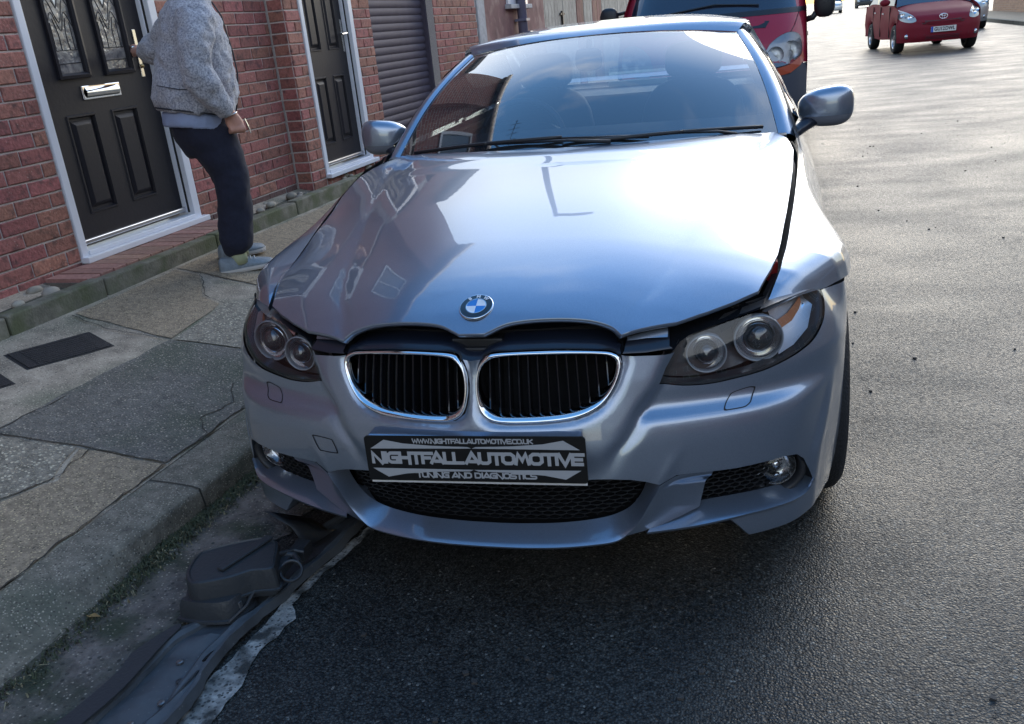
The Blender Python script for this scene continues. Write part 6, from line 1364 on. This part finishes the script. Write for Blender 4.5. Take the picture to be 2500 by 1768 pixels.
# ------------------------------------------------------------------ the man at the door
M_SKIN = mat('skin', (.55, .29, .22), .55, var=.12, vscale=40)
def fleece_mat():
    m = mat('grey_marl_fleece', (.22, .235, .285), .95, sheen=.3, bump=.6, bscale=220, bdist=.004); t = m.node_tree; n = t.nodes; l = t.links; b = n['Principled BSDF']; c = n.new('ShaderNodeTexCoord')
    a = n.new('ShaderNodeTexNoise'); a.inputs['Scale'].default_value = 110; a.inputs['Detail'].default_value = 4; a.inputs['Roughness'].default_value = .7; l.new(c.outputs['Object'], a.inputs['Vector'])
    r = n.new('ShaderNodeValToRGB'); r.color_ramp.elements[0].position = .36; r.color_ramp.elements[1].position = .62; r.color_ramp.elements[0].color = (.17, .18, .225, 1); r.color_ramp.elements[1].color = (.52, .53, .58, 1)
    l.new(a.outputs[0], r.inputs[0]); l.new(r.outputs[0], b.inputs['Base Color']); return m
M_FLEECE = fleece_mat()
M_TROU = mat('navy_joggers', (.011, .013, .030), .9, var=.25, vscale=60, bump=.3, bscale=150, bdist=.002, sheen=.05)
M_TSH = mat('pale_blue_tshirt', (.30, .37, .56), .85, bump=.3, bscale=60)
M_SHOE = mat('grey_trainer', (.20, .235, .265), .6, var=.2, vscale=60, bump=.2, bscale=150)
M_SOLE = mat('pale_sole', (.50, .46, .42), .7); M_LACE = mat('white_lace', (.62, .64, .66), .8); M_HAIR = mat('grey_hair', (.10, .09, .085), .8, var=.4, vscale=90)
M_DKTR = mat('dark_piping', (.03, .032, .04), .7)
PO = Vector(S3(-2.22, 2.36, 0)); PFW = Vector((sin(radians(45)), cos(radians(45)), 0)); PLF = Vector((-cos(radians(45)), sin(radians(45)), 0)); GZ = .272
man = thing('person', 'man in grey marl fleece and navy joggers holding the handle of the first black door', 'person', tuple(PO + Vector((0, 0, GZ))))
def PP(f, l_, z): return tuple(PO + PFW * f + PLF * l_ + Vector((0, 0, z)))
def limb(mb, pts, n=16):
    """pts: (fwd, left, z, radius_fwd, radius_left)"""
    Q = smoothpoly(pts, 5); rows = []
    for i, q in enumerate(Q):
        a = Vector(Q[max(i - 1, 0)][:3]); b = Vector(Q[min(i + 1, len(Q) - 1)][:3]); d = (b - a).normalized(); rf, rl = q[3], q[4]
        ax = Vector((1, 0, 0)) - d * d.x; 
        if ax.length < .35: ax = Vector((0, 0, 1)) - d * d.z
        ax.normalize(); ay = d.cross(ax).normalized(); c = Vector(q[:3])
        rows.append([PP(*(c + ax * cos(t) * rf + ay * sin(t) * rl)) for t in np.linspace(0, 2 * pi, n, endpoint=False)])
    mb.grid(rows, close=True); mb.f.append(tuple(range(len(mb.v) - n, len(mb.v)))); k0 = len(mb.v) - n * len(rows); mb.f.append(tuple(range(k0 + n - 1, k0 - 1, -1)))
def blob(mb, name, m, par, vox=.011, sm=4, wr=0, wsc=.06, dec=None, bandw=None):
    o = mb.build(name, m, par, smooth=True)
    md = o.modifiers.new('remesh', 'REMESH'); md.mode = 'VOXEL'; md.voxel_size = vox; md.use_smooth_shade = True
    s_ = o.modifiers.new('smooth', 'SMOOTH'); s_.iterations = sm; s_.factor = .5
    if wr:
        tx = bpy.data.textures.new(name + '_folds', 'CLOUDS'); tx.noise_scale = wsc; tx.noise_depth = 2
        d = o.modifiers.new('folds', 'DISPLACE'); d.texture = tx; d.strength = wr; d.mid_level = .5; d.texture_coords = 'LOCAL'
    return o
# body under the clothes: one continuous surface with head, neck, arms and hands
bd = MB()
limb(bd, [(-.06, 0, .97, .07, .11), (-.05, 0, 1.15, .10, .14), (-.03, 0, 1.35, .11, .16), (-.01, 0, 1.55, .10, .17), (0.0, 0, 1.63, .06, .08), (.015, 0, 1.70, .052, .056), (.03, 0, 1.76, .054, .056)], 20)
hd = []
for z, rf, rl, f in ((1.72, .055, .05, .05), (1.755, .080, .062, .045), (1.80, .094, .073, .035), (1.845, .100, .077, .028), (1.89, .100, .078, .022), (1.93, .088, .068, .018), (1.955, .055, .045, .015), (1.963, .02, .02, .015)): hd.append((f, 0, z, rf, rl))
limb(bd, hd, 20)
limb(bd, [(.115, 0, 1.86, .010, .010), (.140, 0, 1.835, .014, .014), (.142, 0, 1.825, .014, .017), (.110, 0, 1.82, .010, .012)], 10)      # nose
limb(bd, [(.118, -.018, 1.790, .010, .006), (.128, 0, 1.791, .012, .007), (.118, .018, 1.790, .010, .006)], 8)
for l_ in (-.078, .078): limb(bd, [(.015, l_, 1.80, .012, .008), (.008, l_ * 1.06, 1.835, .022, .010), (.012, l_ * 1.03, 1.865, .012, .008)], 10)
limb(bd, [(-.02, -.15, 1.55, .055, .05), (-.06, -.22, 1.40, .048, .048), (-.055, -.23, 1.27, .042, .04), (0.0, -.225, 1.17, .036, .036), (.035, -.20, 1.095, .028, .034)], 12)
limb(bd, [(-.02, .16, 1.55, .055, .05), (-.10, .26, 1.47, .048, .048), (-.16, .36, 1.42, .040, .04), (-.175, .48, 1.425, .032, .032), (-.185, .545, 1.43, .028, .03)], 12)
# right hand: palm, five curled fingers round a key
limb(bd, [(.035, -.20, 1.095, .030, .026), (.045, -.195, 1.070, .040, .022), (.055, -.192, 1.040, .043, .022), (.058, -.190, 1.022, .036, .018)], 12)
for k, (f0, ln) in enumerate(((.092, .030), (.070, .034), (.048, .033), (.026, .027))):
    limb(bd, [(f0 - .002, -.200, 1.032, .0095, .009), (f0 + .002, -.207, 1.012, .0090, .009), (f0 + .001, -.192, .995 + k * .002, .0085, .0085), (f0 - .003, -.168, 1.000, .0080, .008), (f0 - .004, -.165, 1.018, .0075, .0075)], 8)
limb(bd, [(.068, -.185, 1.070, .012, .011), (.092, -.178, 1.052, .0105, .010), (.098, -.170, 1.028, .0095, .009), (.088, -.166, 1.012, .008, .008)], 8)
# left hand closed round the door handle
HX = Vector((L0 + .05, 2.70, 1.462)); hw = Vector(S3(*HX)) - PO; hf, hl_ = hw.dot(PFW), hw.dot(PLF)
limb(bd, [(-.185, .545, 1.43, .028, .028), (hf - .012, hl_ - .045, 1.437, .030, .024), (hf - .004, hl_ - .018, 1.445, .034, .020)], 12)
for k in range(4):
    z_ = 1.470 - k * .017
    limb(bd, [(hf + .000, hl_ - .020, z_, .009, .009), (hf - .020, hl_ + .002, z_ + .002, .0085, .0085), (hf - .024, hl_ + .020, z_, .008, .008), (hf - .006, hl_ + .024, z_ - .001, .0075, .0075)], 8)
limb(bd, [(hf + .01, hl_ - .035, 1.455, .011, .011), (hf + .026, hl_ - .010, 1.462, .010, .010), (hf + .020, hl_ + .012, 1.460, .009, .009)], 8)
# legs
def legpts(l_, f0, ft, k=1.0): return [(-.06, l_ * .7, .99, .07, .06), (-.025, l_ * .95, .88, .065 * k, .065 * k), (.002, l_ * 1.0, .77, .055 * k, .055 * k), (f0, l_ * 1.05, .62, .056 * k, .055 * k), (f0 - .03, l_ * 1.06, .48, .045 * k, .042 * k), (ft, l_ * 1.08, .37, .038 * k, .038 * k), (ft, l_ * 1.08, .31, .038, .036)]
limb(bd, legpts(-.10, .02, -.045), 12); limb(bd, legpts(.08, .02, .008), 12)
body = blob(bd, 'body', M_SKIN, man, .0075, 3)
# hair
hr = MB(); limb(hr, [(.0, 0, 1.80, .085, .083), (.0, 0, 1.86, .105, .086), (.01, 0, 1.92, .104, .080), (.012, 0, 1.96, .078, .062), (.012, 0, 1.975, .03, .03)], 18)
blob(hr, 'hair', M_HAIR, man, .009, 2, .012, .02)
for l_ in (-.032, .032): MB().lathe([(0, .006), (.008, .003), (.011, -.004)], PP(.112, l_, 1.853), PFW, 10).build('eye', M_BLK, man, smooth=True)
# fleece
fl = MB()
limb(fl, [(-.085, 0, 1.105, .185, .20), (-.075, 0, 1.16, .205, .215), (-.050, 0, 1.28, .200, .215), (-.035, 0, 1.38, .185, .21), (-.025, 0, 1.48, .165, .215), (-.012, 0, 1.57, .145, .20), (0.0, 0, 1.635, .10, .125), (.005, 0, 1.68, .082, .09), (.010, 0, 1.70, .078, .082)], 28)
limb(fl, [(-.02, -.165, 1.585, .085, .065), (-.05, -.225, 1.49, .088, .068), (-.085, -.255, 1.38, .084, .068), (-.085, -.262, 1.29, .078, .066), (-.045, -.255, 1.21, .070, .060), (-.005, -.235, 1.145, .058, .052), (.018, -.215, 1.105, .047, .043)], 18)
limb(fl, [(-.02, .165, 1.585, .085, .065), (-.08, .25, 1.51, .085, .07), (-.145, .33, 1.44, .078, .07), (-.17, .42, 1.425, .070, .065), (-.182, .505, 1.43, .052, .052)], 18)
fleece = blob(fl, 'fleece', M_FLEECE, man, .010, 4, .036, .075)
# hem piping, zip, seams
def ringpts(f, z, rf, rl, n=33, a0=0, a1=2 * pi, tilt=0): return [PP(f + cos(a) * rf, sin(a) * rl, z + tilt * cos(a)) for a in np.linspace(a0, a1, n)]
MB().tube(ringpts(-.085, 1.110, .190, .205, tilt=-.045), .0045, 6, cap=False).build('hem_piping', M_DKTR, man, smooth=True)
MB().tube([PP(.118, -.004, 1.09), PP(.146, -.004, 1.17), PP(.165, -.004, 1.28), PP(.162, -.004, 1.38), PP(.150, -.004, 1.47), PP(.140, -.004, 1.56), PP(.105, -.004, 1.63)], .004, 6).build('zip', M_DKTR, man, smooth=True)
MB().tube(ringpts(.022, 1.100, .047, .040, 17, tilt=.01), .0035, 6, cap=False).build('cuff_piping', M_DKTR, man) if False else None
MB().tube([PP(-.262, -.10, 1.262), PP(-.18, -.185, 1.235), PP(-.10, -.212, 1.225), PP(-.03, -.21, 1.17), PP(.03, -.195, 1.12)], .0022, 5).build('pocket_seam', M_DKTR, man, smooth=True)
# t-shirt tail
ts_ = MB(); limb(ts_, [(-.095, 0, 1.03, .165, .18), (-.090, 0, 1.06, .17, .185), (-.085, 0, 1.12, .165, .185)], 24); blob(ts_, 'tshirt', M_TSH, man, .012, 2, .012, .05)
# joggers
tr_ = MB()
limb(tr_, [(-.075, 0, 1.075, .155, .172), (-.070, 0, 1.0, .148, .175), (-.045, 0, .93, .128, .165)], 24)
limb(tr_, [(-.052, -.085, 1.0, .135, .10), (-.020, -.100, .89, .108, .098), (.002, -.105, .79, .096, .086), (-.004, -.108, .68, .090, .080), (-.024, -.110, .56, .090, .080), (-.042, -.112, .45, .090, .082), (-.048, -.112, .395, .072, .070), (-.045, -.112, .365, .048, .048)], 20)
limb(tr_, [(-.055, .075, 1.0, .12, .09), (-.020, .080, .89, .092, .085), (.012, .080, .79, .080, .075), (.030, .080, .68, .072, .068), (.028, .082, .56, .068, .066), (.020, .085, .46, .066, .064), (.012, .086, .42, .055, .054), (.010, .086, .39, .045, .045)], 20)
blob(tr_, 'joggers', M_TROU, man, .011, 3, .030, .13)
# trainers
def shoe(heel, toe, gz):
    h, t = Vector(heel), Vector(toe); d = (t - h).normalized(); n_ = Vector((-d.y, d.x, 0)); ln = (t - h).length
    def SPt(u, v, z): return tuple(h + d * (u * ln) + n_ * v + Vector((0, 0, gz + z)))
    W_ = lambda u: float(np.interp(u, [0, .08, .25, .45, .7, .85, .95, 1], [.022, .034, .036, .037, .049, .046, .032, .012]))
    H_ = lambda u: float(np.interp(u, [0, .06, .2, .32, .42, .6, .8, .95, 1], [.075, .095, .088, .092, .082, .064, .052, .042, .028]))
    us3 = list(np.linspace(0, 1, 19)); rows = []
    for u in us3:
        w, hh = W_(u), H_(u); rows.append([SPt(u, -w, .014), SPt(u, -w * 1.04, .03), SPt(u, -w * .92, hh * .6), SPt(u, -w * .5, hh * .95), SPt(u, 0, hh), SPt(u, w * .5, hh * .95), SPt(u, w * .92, hh * .6), SPt(u, w * 1.04, .03), SPt(u, w, .014)])
    s_ = MB().grid(rows); s_.f.append(tuple(range(9))); s_.f.append(tuple(range(len(s_.v) - 9, len(s_.v)))); o = s_.build('shoe', M_SHOE, man, smooth=True, sub=1)
    rows = [[SPt(u, -W_(u) * 1.08, .0), SPt(u, -W_(u) * 1.12, .010), SPt(u, -W_(u) * 1.05, .021), SPt(u, W_(u) * 1.05, .021), SPt(u, W_(u) * 1.12, .010), SPt(u, W_(u) * 1.08, .0)] for u in us3]
    MB().grid(rows).build('sole', M_SOLE, o, smooth=False)
    for k in range(5):
        u = .36 + k * .07; MB().tube([SPt(u, -.024, H_(u) * .93), SPt(u + .02, 0, H_(u) + .004), SPt(u, .024, H_(u) * .93)], .0028, 5).build('lace', M_LACE, o)
    MB().tube([SPt(.42, -.01, H_(.42) + .004), SPt(.40, -.03, H_(.4) + .01), SPt(.46, -.035, .06)], .0022, 5).build('lace', M_LACE, o)
M_SOCK = mat('pale_green_sock', (.42, .46, .30), .9, bump=.3, bscale=120)
for f_, l_ in ((-.046, -.110), (.008, .088)): MB().tube([PP(f_ + .004, l_, .425), PP(f_, l_, .37), PP(f_ + .004, l_, .315)], [.040, .043, .044], 16).build('sock', M_SOCK, man, smooth=True)
ns = Vector(S3(-2.245, 2.165, 0)); nt2 = Vector(S3(-2.048, 2.392, 0)); shoe(ns, nt2, zp(-2.15) + .004)
fs_ = Vector(S3(-2.355, 2.335, 0)); ft2 = Vector(S3(-2.235, 2.60, 0)); shoe(fs_, ft2, zp(-2.33) + .004)
MB().tube([PP(.105, -.205, 1.06), PP(.118, -.20, 1.02), PP(.125, -.195, .985)], [(.006, .003)] * 3, 6).build('held_key', M_STEEL, man)
MB().tube([PP(.035 + cos(a) * .036, -.205 + sin(a) * .034, 1.088 + .01 * cos(a)) for a in np.linspace(0, 2 * pi, 25)], .0035, 6, cap=False).build('bracelet', M_STEEL, man, smooth=True)
# joining the parts: pavement contact helper values only
